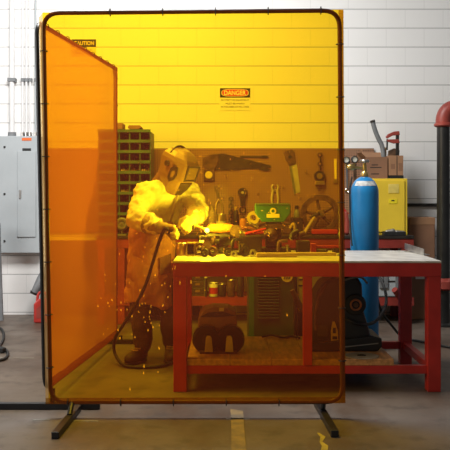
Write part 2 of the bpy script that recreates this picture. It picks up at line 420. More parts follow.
# ------------------------------------------------------------------ screens
def rounded_rect_pts(corners, r, n=6):
    pts = []; m = len(corners)
    for i in range(m):
        a, b, c = V(corners[i-1]), V(corners[i]), V(corners[(i+1) % m])
        u, w = (a-b).normalized(), (c-b).normalized()
        for k in range(n+1):
            s_ = k/n
            p = (b+u*r)*(1-s_)**2 + b*2*s_*(1-s_) + (b+w*r)*s_**2
            pts.append(p)
    return pts
def sheet(c00, c10, c11, c01, nx, nz, wave, normal, seed):
    rr = random.Random(seed); ph = [rr.random()*6 for _ in range(6)]
    mb = MB(); g = []
    c00, c10, c11, c01 = map(V, (c00, c10, c11, c01)); n = V(normal)
    for j in range(nz+1):
        row = []
        for i in range(nx+1):
            u, w = i/nx, j/nz
            p = (c00*(1-u)+c10*u)*(1-w)+(c01*(1-u)+c11*u)*w
            h = math.sin(u*9+ph[0]+2*w)*.5+math.sin(w*6+u*4+ph[1])*.5+math.sin(u*23+ph[2]+w*7)*.2
            h *= wave*min(1, 6*min(u, 1-u))*min(1, 6*min(w, 1-w))
            row.append(mb.bm.verts.new(p+n*h))
        g.append(row)
    for j in range(nz):
        for i in range(nx): mb.bm.faces.new((g[j][i], g[j][i+1], g[j+1][i+1], g[j+1][i]))
    return mb
SD = 5.0
FB = {}
t = thing('welding_screen', 'large transparent amber welding curtain in a rounded tube frame, facing the viewer', 'welding screen', (X(195, SD), SD, 0))
BL, BR, TR, TL = P(50.5, 402, SD), P(342.5, 402, SD), P(339.5, 10.5, SD), P(43.2, 13, SD)
fp = rounded_rect_pts([BL, BR, TR, TL], .10)
MB().tube(fp, .0135, 12, closed=True).build('frame', mat('brown_tube_paint', (.085, .04, .02), .4, var=.2), t, smooth=True)
yc = SD-.016
sheet(P(48.6, 404, yc), P(345.5, 403, yc), P(343.5, 9.5, yc), P(42.4, 12.5, yc), 40, 50, .005, (0, 1, 0), 1).build('curtain', FILM, t, smooth=True)
def strip(a, b, c, d_, name, par, m=HEM):
    mb = MB(); vs = [mb.bm.verts.new(V(p)) for p in (a, b, c, d_)]; mb.bm.faces.new(vs); return mb.build(name, m, par)
yh = yc-.003
strip(P(45.5, 404.2, yh), P(345.5, 403.2, yh), P(345.3, 397.0, yh), P(45.6, 398.0, yh), 'bottom_hem', t)
strip(P(39.0, 17.5, yh), P(42.4, 13.0, yh), P(48.6, 398, yh), P(45.5, 398, yh), 'left_hem', t, film_material('thin_hem', (1, .78, .42), (.98, .62, .25), .4))
strip(P(343.5, 10, yh), P(338.5, 10, yh), P(341.0, 397, yh), P(345.4, 397, yh), 'right_hem', t)
n = len(fp)
for k in range(26):                                              # ties that hold the curtain to the tube
    s_ = k/26
    per = [BL, BR, TR, TL, BL]; L4 = [(per[i+1]-per[i]).length for i in range(4)]; q = (s_+.013)*sum(L4); i = 0
    while q > L4[i]: q -= L4[i]; i += 1
    p = per[i].lerp(per[i+1], q/L4[i]); q_ = q/L4[i]
    if q < .09 or L4[i]-q < .09: continue
    MB().ring(p+V((0, -.004, 0)), .022, .003, axis=(per[i+1]-per[i]), seg=14, seg2=6).build('curtain_tie', BLACK, t)
for (cxp, p0, p1, stubpx, tilt) in ((66, P(55, 437.5, 4.57), P(78, 408, 5.155), 65, 0), (325, P(335, 436, 4.6), P(317, 404, 5.28), 326, 0)):
    a, b = V((p0.x, p0.y, .02)), V((p1.x, p1.y, .02))
    f_ = MB().bar(a, b, .042, .038).build('foot', BLACK, t, bevel=.004)
    cm = a.lerp(b, .6 if cxp < 100 else .66)
    MB().cyl((cm.x, cm.y, .035), (cm.x, SD, Z(402, SD)), .016, seg=12).build('post', BLACK, f_)

# side wing
WN, WF = 5.20, 7.4
t = thing('welding_screen', 'orange side welding curtain receding behind the large amber one', 'welding screen', (-1.07, 6.4, 0))
A0 = V((X(44.5, WN), WN, Z(389, WN))); A1 = V((X(36.6, WN), WN, Z(21.5, WN)))
B0 = V((X(115, WF), WF, Z(336, WF))); B1 = V((X(115, WF), WF, Z(68, WF)))
# hang the sheet from the top bar: photograph's line (46,27)-(115,68), bottom (50,383)-(115,335)
MB().tube(rounded_rect_pts([A0, B0, B1, A1], .10), .013, 12, closed=True).build('frame', BLACK, t, smooth=True)
mid = MB().cyl((B0.x+.012, WF-.01, B0.z+.02), (B1.x+.012, WF-.01, B1.z-.06), .008, seg=10); mid.build('edge_cord', HEM, t)
nrm = (B0-A0).cross(V((0, 0, 1))).normalized()
off = nrm*.022 if nrm.x > 0 else nrm*-.022
U = (B0-A0).normalized()
c00, c10, c11, c01 = A0+off+V((0, 0, -.005)), B0+off-U*.01, B1+off-U*.01, A1+off
sheet(c00, c10, c11, c01, 30, 36, .016, off.normalized(), 4).build('curtain', FILM2, t, smooth=True)
o2 = off*1.15
strip(c00+o2-off, c10+o2-off, c10+V((0, 0, .06)), c00+V((0, 0, .06)), 'bottom_hem', t)
strip(c01+o2-off, c11+o2-off, c11-V((0, 0, .035)), c01-V((0, 0, .035)), 'top_hem', t)
strip(c10+o2-off, c11+o2-off, c11-U*.05, c10-U*.05, 'edge_hem', t)
for k in range(9):
    p = A1.lerp(B1, (k+.7)/9.2)
    MB().ring(p+off*.5, .015, .003, axis=(B1-A1), seg=14, seg2=6).build('curtain_tie', BLACK, t)
for k in range(10):
    p = B0.lerp(B1, (k+.6)/10)
    MB().ring(p+off*.5, .015, .003, axis=(0, 0, 1), seg=14, seg2=6).build('curtain_tie', BLACK, t)
for (xa, xb, ya, pst) in ((X(-3, WN), X(100, WN), WN, A0), (X(96, WF), X(151, WF), WF, B0)):
    f_ = MB().bx(xa, xb, ya-.021, ya+.021, .001, .039).build('foot', BLACK, t, bevel=.004)
    MB().cyl((pst.x+.05, ya, .035), (pst.x+.05, ya, pst.z+.004), .015, seg=12).build('post', BLACK, f_)

# ------------------------------------------------------------------ front work table
TF, TB, TZ = 5.63, 6.60, .87
tx0, tx1 = X(173, TF), X(441.5, TF)
t = thing('work_table', 'red steel welding table with a bare metal top and plank lower shelf', 'table', ((tx0+tx1)/2, 6.1, 0))
MB().bx(tx0, tx1, TF, TB, TZ-.014, TZ).build('table_top', STEELTOP, t, bevel=.002)
lw = .088
mb = MB()
az0, az1 = TZ-.105, TZ-.0145
mb.bx(tx0, tx1, TF+.002, TF+.06, az0, az1); mb.bx(tx0, tx1, TB-.06, TB-.002, az0, az1)
mb.bx(tx0+.001, tx0+.06, TF+.06, TB-.06, az0, az1); mb.bx(tx1-.06, tx1-.001, TF+.06, TB-.06, az0, az1)
mb.build('apron', RED, t, bevel=.003)
for (a, b) in ((tx0+.002, TF+.004), (tx1-lw-.002, TF+.004), (tx0+.002, TB-lw-.004), (tx1-lw-.002, TB-lw-.004)):
    MB().bx(a, a+lw, b, b+lw, .001, az0).build('leg', RED, t, bevel=.004)
mlx = X(307.5, TF+.03)
MB().bx(mlx-.03, mlx+.03, TF+.006, TF+.07, .175, az0).build('middle_leg', RED, t, bevel=.004)
rz0, rz1 = .118, .172
MB().bx(tx0+lw, tx1-lw, TF+.02, TF+.07, rz0, rz1).build('front_rail', RED, t, bevel=.003)
MB().bx(tx0+lw, tx1-lw, TB-.07, TB-.02, rz0, rz1).build('back_rail', RED, t, bevel=.003)
MB().bx(tx0+.02, tx0+.07, TF+lw, TB-lw, rz0, rz1).build('side_rail', RED, t, bevel=.003)
MB().bx(tx1-.07, tx1-.02, TF+lw, TB-lw, rz0, rz1).build('side_rail', RED, t, bevel=.003)
sx = tx0+lw+.005
ends = [X(230, TF), X(272, TF), X(306, TF), X(345, TF), X(393, TF+.05)]
SZ = .215
for i, e in enumerate(ends):
    a = sx if i == 0 else ends[i-1]+.003
    MB().bx(a, e, TF+.075 if 0 else TF+.021, TB-.03-.02*(i % 2), rz1+.001, SZ-.003*(i % 2)).build('shelf_plank', WOOD, t, bevel=.003)

# angle iron and flat strips lying on the top
tag(MB().bar(P(405, 247.2, 6.5)+V((0, 0, .008)), V((X(424, 6.12), 6.12, TZ+.022)), .006, .045).bar(V((X(404, 6.5)+.02, 6.5, TZ+.003)), V((X(424, 6.12)+.02, 6.12, TZ+.003)), .045, .005).build('angle_iron', STEEL),
    'grey angle iron lying on the right end of the metal table top', 'angle iron')

# ------------------------------------------------------------------ rear bench, pegboard
BF, BB, BZ = 8.45, 9.08, .885
bx0, bx1 = X(97, 8.5), X(413, 8.5)
t = thing('workbench', 'long red bench with a dark top along the pegboard wall', 'workbench', (.2, 8.75, 0))
MB().bx(bx0, bx1, BF, BB, BZ-.03, BZ).build('bench_top', IRON, t, bevel=.003)
mb = MB(); mb.bx(bx0, bx1, BF+.01, BF+.06, BZ-.125, BZ-.031); mb.bx(bx0, bx1, BB-.06, BB-.01, BZ-.125, BZ-.031); mb.build('apron', BENCHRED, t, bevel=.003)
for px_ in (101, 121, 256, 343, 405.5):
    xx = X(px_, BF)
    for yy in (BF+.012, BB-.09):
        MB().bx(xx-.035, xx+.035, yy, yy+.07, .001, BZ-.126).build('leg', BENCHRED, t, bevel=.003)
MB().bx(bx0, bx1, BF+.09, BB-.1, .245, .27).build('lower_shelf', BENCHRED, t, bevel=.003)
MB().bx(bx0, bx1, BF+.005, BF+.011, .19, .27).build('shelf_lip', BENCHRED, t)
MB().cyl(V((X(395, 8.3), 8.33, Z(290, 8.3))), V((X(404, 8.4), 8.43, Z(303, 8.4))), .03, seg=14).build('brace', BENCHRED, t)
D = WD-.03
tag(MB().bx(X(48, D), X(374, D), WD-.028, WD-.012, BZ+.002, Z(148.3, D)).build('pegboard', PEG, origin=(0, WD-.02, BZ)), 'brown perforated pegboard fixed to the wall behind the tools', 'pegboard')
tag(MB().bx(X(49, D), X(200, D), 9.085, 9.115, .002, .80).build('shade_board', mat('shade_brown', (.045, .032, .025), .7), origin=(X(120, D), 9.1, .002)), 'added dark brown board imitating the shade under the red bench behind the welder', 'board')  # added dark sheet standing in for the shade under the bench

# parts cabinet with pigeon holes
D0, D1 = 8.52, 8.95
x0, x1 = X(98.5, D0), X(150.2, D0); z0, z1 = BZ+.001, Z(131.5, D0)
t = thing('parts_bin_cabinet', 'tall green pigeonhole parts cabinet on the red bench behind the welder', 'cabinet', ((x0+x1)/2, 8.7, z0))
MB().bx(x0, x1, D1-.015, D1, z0, z1).build('back_panel', mat('bin_back', (.05, .05, .04), .7), t)
for k in range(6):
    xx = x0+(x1-x0)*k/5
    MB().bx(xx-.005, xx+.005, D0+.004, D1-.016, z0, z1-.001).build('divider', BINGREEN, t)
nz = 10
for k in range(nz+1):
    zz = z0+(z1-z0)*k/nz
    o = MB().bx(x0, x1, D0, D1-.016, zz-.003, zz+.003).build('shelf', BINGREEN, t)
    MB().bx(x0-.004, x1+.004, D0-.006, D0, zz-.008, zz+.022).build('lip', BINGREEN, o)
rr = random.Random(2)
# odds and ends kept in the pigeonholes
names = ['left', 'second', 'third']
for j, (k, c, m_) in enumerate(((6, 2, TAN), (6, 3, BRASS), (6, 4, TAN), (3, 3, STEEL), (3, 4, RUSTY), (4, 2, TAN))):
    xx = x0+(x1-x0)*(c+.5)/5; zz = z0+(z1-z0)*(k+1e-3)/nz+.005
    mb = MB(); w = .04
    for q in range(4):
        mb.cyl((xx-.03+.02*q, D0+.03+.01*q, zz+.001), (xx-.03+.02*q, D0+.05+.01*q, zz+.03+.01*(q % 2)), .008, seg=8)
    tag(mb.build('fastener_pile', m_), ['pale bolts in the upper filled row of the green cabinet, nearest the orange screen', 'brassy bolts in the upper filled row of the green cabinet, middle pigeonhole', 'pale bolts in the outermost pigeonhole of the green cabinet, upper row', 'silvery bolts in a low pigeonhole beside the welder\'s sleeve', 'rusty bolts in a low outermost pigeonhole by the welder\'s sleeve', 'pale bolts in a low pigeonhole next to the orange side screen'][j], 'bolts', 'bolts in the pigeonholes')
tag(MB().bx(X(116, 8.6), X(123, 8.6), 8.56, 8.8, z1+.027, z1+.027+.062).build('carton', CARD2, bevel=.004), 'small brown carton on top of the green parts cabinet, left one', 'carton')
tag(MB().prism([(X(128, 8.6), z1+.04), (X(130, 8.6), z1+.027), (X(139, 8.6), z1+.027), (X(141.5, 8.6), z1+.045), (X(140, 8.6), z1+.066), (X(129, 8.6), z1+.066)], 8.56, 8.8).build('carton', CARD2, bevel=.004), 'flattened brown carton on top of the green parts cabinet, right one', 'carton')
# round grey fan / grinder beside apron
c = P(121.5, 224, 8.42)
t = thing('bench_fan', 'round grey fan on the red bench between orange screen and welder', 'fan', (c.x, 8.42, BZ))
# stands in front of the cabinet on the bench edge
MB().lathe((c.x, 8.47, c.z), [(.045, -.03), (.062, -.02), (.066, .0), (.062, .02), (.045, .03)], axis=(0, 1, 0)).build('cage', GREYD, t, smooth=True)
MB().annulus((c.x, 8.435, c.z), .05, .035, .012, axis=(0, 1, 0)).cyl((c.x, 8.43, c.z), (c.x, 8.44, c.z), .015).build('ring', STEEL, t)
MB().cyl((c.x, 8.48, BZ), (c.x, 8.48, c.z-.055), .012).bx(c.x-.04, c.x+.04, 8.455, 8.505, BZ+.001, BZ+.015).build('stand', GREYD, t)

# ------------------------------------------------------------------ tools hung on the pegboard
PB = WD-.0285                 # face of the pegboard
def pp(px, py, d=0.0): return P(px, py, PB-.012-d)
def flat(mb, pxs, d0=.004, d1=.014):
    """outline at the pegboard given as photograph points, real thickness d1-d0"""
    poly = [(X(a, PB), Z(b, PB)) for a, b in pxs]
    return mb.prism(poly, PB-d1, PB-d0)
def hook(par, px, py, ln=.03):
    p = P(px, py, PB)
    MB().tube([(p.x, PB-.0005, p.z), (p.x, PB-ln, p.z), (p.x, PB-ln, p.z+.012)], .003, 6).build('hook', STEEL, par)
t = thing('hand_saw', 'long dark saw hung horizontally along the top of the pegboard', 'saw', P(235, 162, PB), 'pegboard tools')
blade = [(217, 154), (224, 153.6), (271, 165.5), (271, 168), (240, 169.5)]
teeth = []
for k in range(14): teeth += [(240-1.8*k, 169.5+.02*k), (239-1.8*k, 171.3)]
flat(MB(), blade+teeth+[(214, 169)], .003, .007).build('blade', IRON, t)
flat(MB(), [(203, 158), (209, 154.5), (218, 154), (219, 160), (215, 169.5), (207, 170), (203, 166)], .001, .018).build('handle', RUSTY, t, bevel=.004)
hook(t, 230, 160)
t = thing('flat_file', 'thin dark file hung level above the horizontal saw', 'file', P(254, 157, PB), 'pegboard tools')
flat(MB(), [(240, 156), (262, 156.2), (262, 158), (240, 158.2)], .001, .01).build('blade', IRON, t)
flat(MB(), [(262, 155.6), (268, 156), (268, 158), (262, 158.4)], .001, .014).build('handle', INK, t)
t = thing('pointing_trowel', 'small dark pointed blade hung at the tip of the horizontal saw', 'trowel', P(264, 168, PB), 'pegboard tools')
flat(MB(), [(258.5, 166), (263, 166), (271, 170.3), (265, 171), (259, 169.5)], .008, .014).build('blade', IRON, t)
MB().cyl(P(259, 167.6, PB-.002), P(264, 168.5, PB-.014), .006, seg=8).build('tang', IRON, t)
t = thing('back_saw', 'pale-bladed saw hung nearly upright with its dark handle on top', 'saw', P(292, 172, PB), 'pegboard tools')
h_ = flat(MB(), [(283.5, 152), (291, 149.5), (294, 152), (295.5, 160), (296, 164), (289.5, 166), (286, 160)], .001, .02).build('handle', RUSTY, t, bevel=.004)
flat(MB(), [(289.5, 165.5), (296.5, 162), (300.5, 192), (294.6, 194)], .004, .008).build('blade', mat('pale_blade', (.62, .55, .40), .35, .3), t)
flat(MB(), [(288.8, 166), (291.2, 165), (296.2, 193.8), (294, 194.4)], .002, .013).build('spine', STEEL, t)
MB().cyl(P(290, 157, PB-.02), P(290, 157, PB-.024), .02, seg=14).build('rivet', INK, h_)
hook(t, 289.5, 152.5, .035)
# chain block
t = thing('chain_block', 'brass-coloured pulley block hung by a hook high on the pegboard', 'pulley', P(320, 175, PB), 'pegboard tools')
c = P(319.5, 176, PB-.03)
MB().annulus(c, .058, .032, .034, axis=(0, 1, 0)).build('casing', IRON, t)
MB().lathe(c, [(.03, -.02), (.031, -.016), (.024, 0), (.031, .016), (.03, .02)], axis=(0, 1, 0)).build('sheave', BRASS, t, smooth=True)
MB().cyl(c+V((0, -.026, 0)), c+V((0, .029, 0)), .01, seg=12).build('axle', STEEL, t)
flat(MB(), [(315, 181), (324, 181), (325, 185), (314.5, 185)], .005, .05).build('guard', BRASS, t, bevel=.004)
for k, yy in enumerate((155, 159.5, 164, 168)):
    MB().ring(P(320+.5*(k % 2), yy, PB-.03), .022, .006, axis=(0, 1, 0) if k % 2 == 0 else (1, 0, 0), seg=14, seg2=6).build('chain_link', IRON, t)
MB().ring(P(320, 188.2, PB-.03), .022, .007, axis=(0, 1, 0), seg=16, a0=-200, a1=70).build('lower_hook', RUSTY, t)
hook(t, 320, 153.5, .035)
t = thing('yellow_rule', 'narrow yellow rule hung upright at the right edge of the amber screen', 'ruler', P(336, 170, PB), 'pegboard tools')
flat(MB(), [(334, 159), (336.5, 159), (336.5, 180), (334.5, 180)], .001, .012).build('blade', BRIGHTY, t)
flat(MB(), [(333.6, 179), (336.8, 179), (337.5, 183), (333, 183.5)], .001, .016).build('end_stop', BRASS, t)
# tongs
PALE = mat('pale_tool_steel', (.60, .50, .33), .45, .2)
t = thing('tongs', 'pale round-jawed tongs hung above the green machine', 'tongs', P(275, 192, PB), 'pegboard tools')
MB().ring(P(275, 187.5, PB-.012), .034, .011, axis=(0, 1, 0), seg=18, a0=120, a1=420).build('jaw', PALE, t)
for s_ in (-1, 1):
    MB().tube([P(275+2.2*s_, 189.5, PB-.012), P(275+2.6*s_, 193, PB-.012), P(275+3.4*s_, 200, PB-.012), P(275+2.2*s_, 206, PB-.012)], [.016, .014, .013, .011], 8, smooth=1).build('handle', PALE, t)
MB().cyl(P(275, 189.6, PB-.002), P(275, 189.6, PB-.028), .012, seg=12).build('pivot', STEEL, t)
# dark pulley hook
t = thing('snatch_block', 'black pulley block hung in the middle of the pegboard', 'pulley', P(242, 195, PB), 'pegboard tools')
c = P(242.5, 192.5, PB-.022)
MB().lathe(c, [(.045, -.02), (.05, -.01), (.05, .01), (.045, .02)], axis=(0, 1, 0)).build('cheek', IRON, t, smooth=True)
MB().cyl(c+V((0, -.028, 0)), c, .014, seg=12).build('axle', STEEL, t)
flat(MB(), [(239, 195), (246, 195), (245, 206), (240.5, 206)], .004, .03).build('strap', IRON, t, bevel=.004)
MB().ring(P(242.6, 210, PB-.02), .032, .008, axis=(0, 1, 0), seg=18, a0=-220, a1=60).build('hook', IRON, t)
hook(t, 242.5, 187, .03)
# switch plate with round dial
t = thing('wall_dial', 'round yellow dial on a square dark plate beside the welder\'s hood', 'dial', P(209, 175, PB), 'pegboard tools')
flat(MB(), [(203.5, 169.5), (214.5, 169.5), (214.5, 181), (203.5, 181)], .0005, .02).build('plate', RUSTY, t, bevel=.004)
c = P(208.8, 175, PB-.02)
MB().lathe(c, [(.04, 0), (.04, .006), (.034, .010), (.001, .010)], axis=(0, -1, 0)).build('dial', SIGNY, t)
# hanging wrench and ring spanner outside the screen
t = thing('combination_wrench', 'chrome wrench hung upright on the pegboard just right of the screen', 'wrench', P(347, 178, PB), 'pegboard tools')
flat(MB(), [(345.2, 164), (347.8, 164), (348, 188), (346, 188)], .003, .013).build('shank', CHROME, t, bevel=.003)
MB().annulus(P(346.4, 160.4, PB-.009), .036, .021, .016, axis=(0, 1, 0), seg=20).build('ring_end', INK, t)
MB().ring(P(347.2, 190.3, PB-.009), .02, .010, axis=(0, 1, 0), seg=14, seg2=8, a0=-240, a1=60).build('open_end', CHROME, t)
hook(t, 346.4, 158.2, .03)
t = thing('ring_spanner', 'round dark ring spanner hung beside the blue cylinder\'s valve', 'wrench', P(354, 163, PB), 'pegboard tools')
MB().annulus(P(354.2, 159.5, PB-.009), .034, .016, .016, axis=(0, 1, 0), seg=20).build('ring_end', STEEL, t)
flat(MB(), [(353, 163), (355.5, 163), (356, 184), (353.5, 184)], .003, .012).build('shank', RUSTY, t)
hook(t, 354.2, 158, .03)
# small hooks and washers scattered on the board
for k, (px_, py_, lb) in enumerate(((219, 186, 'small bright hook on the pegboard below the long saw\'s handle'), (226, 176, 'little bright hook under the toothed edge of the long saw'), (300, 198, 'little hook on the pegboard right of the green machine'), (258, 194, 'little bright hook on the pegboard left of the tongs'), (283, 187, 'little bright hook on the pegboard right of the tongs'), (306, 172, 'small bright hook on the pegboard between pale saw and pulley'), (252, 178, 'lone small hook on bare pegboard above the black pulley'), (223, 196, 'small hook on the pegboard above the orange grinder'))):
    p = P(px_, py_, PB)
    tag(MB().cyl((p.x, PB-.0003, p.z), (p.x, PB-.008, p.z), .012, seg=10).tube([(p.x, PB-.006, p.z), (p.x, PB-.04, p.z), (p.x, PB-.042, p.z+.014)], .005, 6).build('peg_hook', BRASS, origin=(p.x, PB, p.z)), lb, 'hook', 'empty pegboard hooks')
# hanging ladle-like chains left of the black pulley
t = thing('hanging_chain', 'short chain hung on the pegboard right of the arc', 'chain', P(230, 210, PB), 'pegboard tools')
for k in range(8):
    MB().ring(P(231+.3*(k % 2), 199+3.4*k, PB-.028), .02, .006, axis=(0, 1, 0) if k % 2 == 0 else (1, 0, 0), seg=12, seg2=6).build('chain_link', IRON, t)
hook(t, 231, 197.8, .032)
t = thing('tin_snips', 'worn snips hung on the pegboard behind the arc\'s smoke', 'snips', P(221, 200, PB), 'pegboard tools')
flat(MB(), [(214, 187), (217, 186), (220, 198), (218, 200)], .002, .012).build('jaw', RUSTY, t)
for s_ in (-1, 1):
    MB().tube([P(219, 199, PB-.01), P(219+3*s_, 204, PB-.01), P(219+3.6*s_, 212, PB-.01), P(219+2.5*s_, 217, PB-.01)], .009, 8, smooth=1).build('handle', BRASS, t)

# ------------------------------------------------------------------ spoked wheel and things on the rear bench
WY = 8.86
c = P(320, 214, WY)
t = thing('flywheel', 'spoked iron flywheel standing on the rear bench against the pegboard', 'wheel', (c.x, WY, BZ))
R_ = c.z-BZ-.001
MB().annulus(c, R_, R_*.73, .07, axis=(0, 1, 0), seg=40).build('rim', RUSTY, t, bevel=.004)
MB().lathe(c, [(.035, -.045), (.045, -.03), (.045, .03), (.035, .045)], axis=(0, 1, 0)).build('hub', BRASS, t, smooth=True)
for k in range(5):
    a = 2*math.pi*k/5+.5
    MB().cyl(c+V((math.cos(a), 0, math.sin(a)))*.03, c+V((math.cos(a), 0, math.sin(a)))*R_*.80, .018, .014, 10).build('spoke', RUSTY, t)
MB().cyl(c+V((0, -.06, 0)), c+V((0, .06, 0)), .012, seg=12).build('shaft', STEEL, t)
t = thing('claw_hammer', 'hammer with a brassy handle leaning diagonally in front of the flywheel', 'hammer', P(308, 235, 8.72))
a, b = V((X(304, 8.66), 8.66, BZ+.012)), P(315, 216, 8.755)
MB().cyl(a, b, .019, .014, 12).build('handle', TAN, t)
MB().bar(b-V((.05, 0, .02)), b+V((.05, 0, .03)), .035, .035).build('head', IRON, t, bevel=.006)

def clutter_box(name, px0, px1, py0, D, dep, m, label, cat, base=BZ, bevel=.005, lid=None):
    z1 = Z(py0, D); x0, x1 = X(px0, D), X(px1, D)
    t = thing(name, label, cat, ((x0+x1)/2, D+dep/2, base))
    MB().bx(x0, x1, D, D+dep, base+.001, z1).build('body', m, t, bevel=bevel)
    if lid: MB().bx(x0-.004, x1+.004, D-.004, D+dep+.004, z1+.0005, z1+.012).build('lid', lid, t, bevel=.003)
    return t
def can(name, px, r, py0, D, m, label, cat, base=BZ, cap=None, cr=.4, capm=INK, band=None):
    x = X(px, D); z1 = Z(py0, D); y = D+r
    t = thing(name, label, cat, (x, y, base)); h = z1-base
    if cap:
        MB().lathe((x, y, base+.001), [(r*.95, 0), (r, .006), (r, h*.72), (r*.8, h*.80), (r*cr, h*.86), (r*cr, h*.88)], seg=18).build('body', m, t, smooth=True)
        MB().lathe((x, y, base+h*.88), [(r*cr*1.15, .0), (r*cr*1.15, h*.12), (r*cr*.9, h*.13)], seg=14).build('cap', capm, t)
    else:
        MB().lathe((x, y, base+.001), [(r*.96, 0), (r, .004), (r, h-.006), (r*.94, h-.002), (r*.9, h-.006)], seg=18).build('body', m, t, smooth=True)
        MB().ring((x, y, base+h-.004), r, .004, seg=18, seg2=6).build('rim', STEEL, t)
    if band: MB().lathe((x, y, base+h*.2), [(r*1.01, 0), (r*1.015, .001), (r*1.015, h*.45), (r*1.01, h*.45+.001)], seg=18).build('label_band', band, t)
    return t
clutter_box('junction_box', 292, 303, 219, 8.7, .15, INK, 'black metal box on the rear bench left of the flywheel', 'box', lid=IRON)
clutter_box('junction_box', 283, 291, 212, 8.8, .14, RUSTY, 'rusty upright box on the rear bench behind the green machine\'s right end', 'box', lid=IRON)
can('spray_can', 297, .033, 206, 8.86, GREYD, 'grey spray can on the rear bench left of the flywheel', 'can', cap=1, cr=.55)
can('bottle', 242.8, .032, 216, 8.62, ORANGE, 'orange bottle on the rear bench left of the yellow tape roll', 'bottle', cap=1, cr=.5, capm=RUSTY)
t = thing('tape_roll', 'yellow roll of tape on the rear bench left of the green machine', 'tape roll', P(253.5, 224, 8.6))
MB().bx(X(247, 8.62), X(261, 8.62), 8.62, 8.76, BZ+.001, Z(224.2, 8.62)).build('stand', RUSTY, t, bevel=.004)
MB().annulus(P(253.8, 217.6, 8.68), .066, .032, .05, axis=(.35, 1, .1), seg=28).build('roll', BRIGHTY, t)
can('oil_tin', 221, .05, 214, 8.62, BRASS, 'brassy tin on the rear bench behind the orange grinder', 'tin', band=PAPER)
can('glue_bottle', 212, .032, 206, 8.7, TAN, 'pale bottle on the rear bench just right of the welder\'s sleeve', 'bottle', cap=1, cr=.5, capm=BRASS)
can('dark_bottle', 236, .035, 207, 8.7, INK, 'dark bottle on the rear bench below the black pulley', 'bottle', cap=1, cr=.5, capm=BRASS)
clutter_box('parts_tray', 206, 233, 226, 8.5, .1, RUSTY, 'rusty open tray at the front of the rear bench behind the orange grinder', 'tray')
t = thing('floor_brush', 'red-headed brush lying on the rear bench under the flywheel', 'brush', P(326, 236, 8.5))
MB().bx(X(312, 8.5), X(338, 8.5), 8.50, 8.58, BZ+.012, BZ+.06).build('block', RED, t, bevel=.01)
MB().bx(X(313, 8.5), X(337, 8.5), 8.508, 8.572, BZ+.001, BZ+.013).build('bristles', INK, t)
t = thing('valve_fitting', 'red-handled valve on the rear bench left of the blue cylinder', 'valve', P(347, 222, 8.6))
MB().limb([V((X(347, 8.62), 8.62, BZ+.03)), P(347, 222, 8.62), P(346, 213, 8.62)], [.03, .028, .022]).build('body', REDPIPE, t, smooth=True)
MB().tube([P(342.5, 207.5, 8.62), P(345, 211, 8.62), P(349.5, 216, 8.62)], .014, 8).build('handle', RED, t)
MB().tube([P(349, 214, 8.6), P(350.6, 224, 8.6), V((X(350, 8.6), 8.6, BZ+.015))], .012, 8, smooth=1).build('outlet', STEEL, t)

# ------------------------------------------------------------------ things on the front table
T = TZ
def tmb(px, D, h=0): return V((X(px, D), D, T+.001+h))
# bench vise holding the work
vx, vy = X(222, 6.3), 6.34
t = thing('bench_vise', 'dark bench vise on the table beneath the orange grinder', 'vise', (vx, vy, T))
MB().lathe((vx, vy, T+.001), [(.075, 0), (.075, .014), (.05, .022), (.045, .05), (.055, .06)], seg=20).build('base', IRON, t, smooth=True)
MB().bx(vx-.11, vx+.08, vy-.035, vy+.035, T+.06, T+.105).build('slide', IRON, t, bevel=.006)
MB().prism([(vx-.02, T+.06), (vx+.08, T+.06), (vx+.085, T+.12), (vx+.03, T+.145), (vx-.02, T+.145)], vy-.05, vy+.05).build('fixed_jaw', IRON, t, bevel=.006)
MB().prism([(vx-.11, T+.07), (vx-.055, T+.07), (vx-.05, T+.145), (vx-.08, T+.145), (vx-.115, T+.11)], vy-.05, vy+.05).build('moving_jaw', RUSTY, t, bevel=.006)
MB().cyl((vx-.17, vy, T+.085), (vx-.10, vy, T+.085), .012, seg=12).build('screw', STEEL, t)
h_ = MB().cyl((vx-.165, vy-.07, T+.05), (vx-.165, vy+.07, T+.12), .006, seg=10).build('handle', STEEL, t)
MB().ball((vx-.165, vy-.07, T+.05), .011).ball((vx-.165, vy+.07, T+.12), .011).build('end_knob', STEEL, h_)
# the piece being welded, gripped in the jaws
ax = P(208, 231.5, 6.12)
tag(MB().bar(V((ax.x-.005, 6.17, ax.z-.022)), V((vx+.05, vy-.07, T+.132)), .03, .014).build('workpiece', STEEL), 'bright steel bar being welded under the arc, running to the vise', 'workpiece')
t = thing('steel_stand', 'heavy steel welding block under the glowing arc', 'welding block', (ax.x, 6.16, T))
MB().bx(ax.x-.05, ax.x+.045, 6.09, 6.20, T+.001, T+.03).build('foot', IRON, t, bevel=.004)
MB().bx(ax.x-.03, ax.x+.025, 6.11, 6.18, T+.03, ax.z-.032).build('column', RUSTY, t, bevel=.004)
MB().bx(ax.x-.04, ax.x+.04, 6.10, 6.19, ax.z-.044, ax.z-.03).build('plate', IRON, t, bevel=.003)
# orange angle grinder lying on the jaws
t = thing('angle_grinder', 'orange hand grinder resting on the vise beside the arc', 'grinder', (vx, vy, T+.147))
g0, g1 = V((X(211, 6.36), 6.37, T+.185)), V((X(231, 6.36), 6.37, T+.185))
MB().limb([g0, g0.lerp(g1, .55), g1], [.032, .038, .03], 16).build('body', ORANGE, t, smooth=True)
MB().limb([g1, g1+V((.045, 0, -.01))], [.026, .022], 14).build('gear_head', IRON, t, smooth=True)
MB().cyl(g1+V((.035, -.03, -.02)), g1+V((.035, -.036, -.02)), .045, seg=24).build('disc', RUSTY, t)
MB().bx(g0.x+.03, g0.x+.08, 6.328, 6.334, T+.175, T+.2).build('label_plate', BRIGHTY, t)
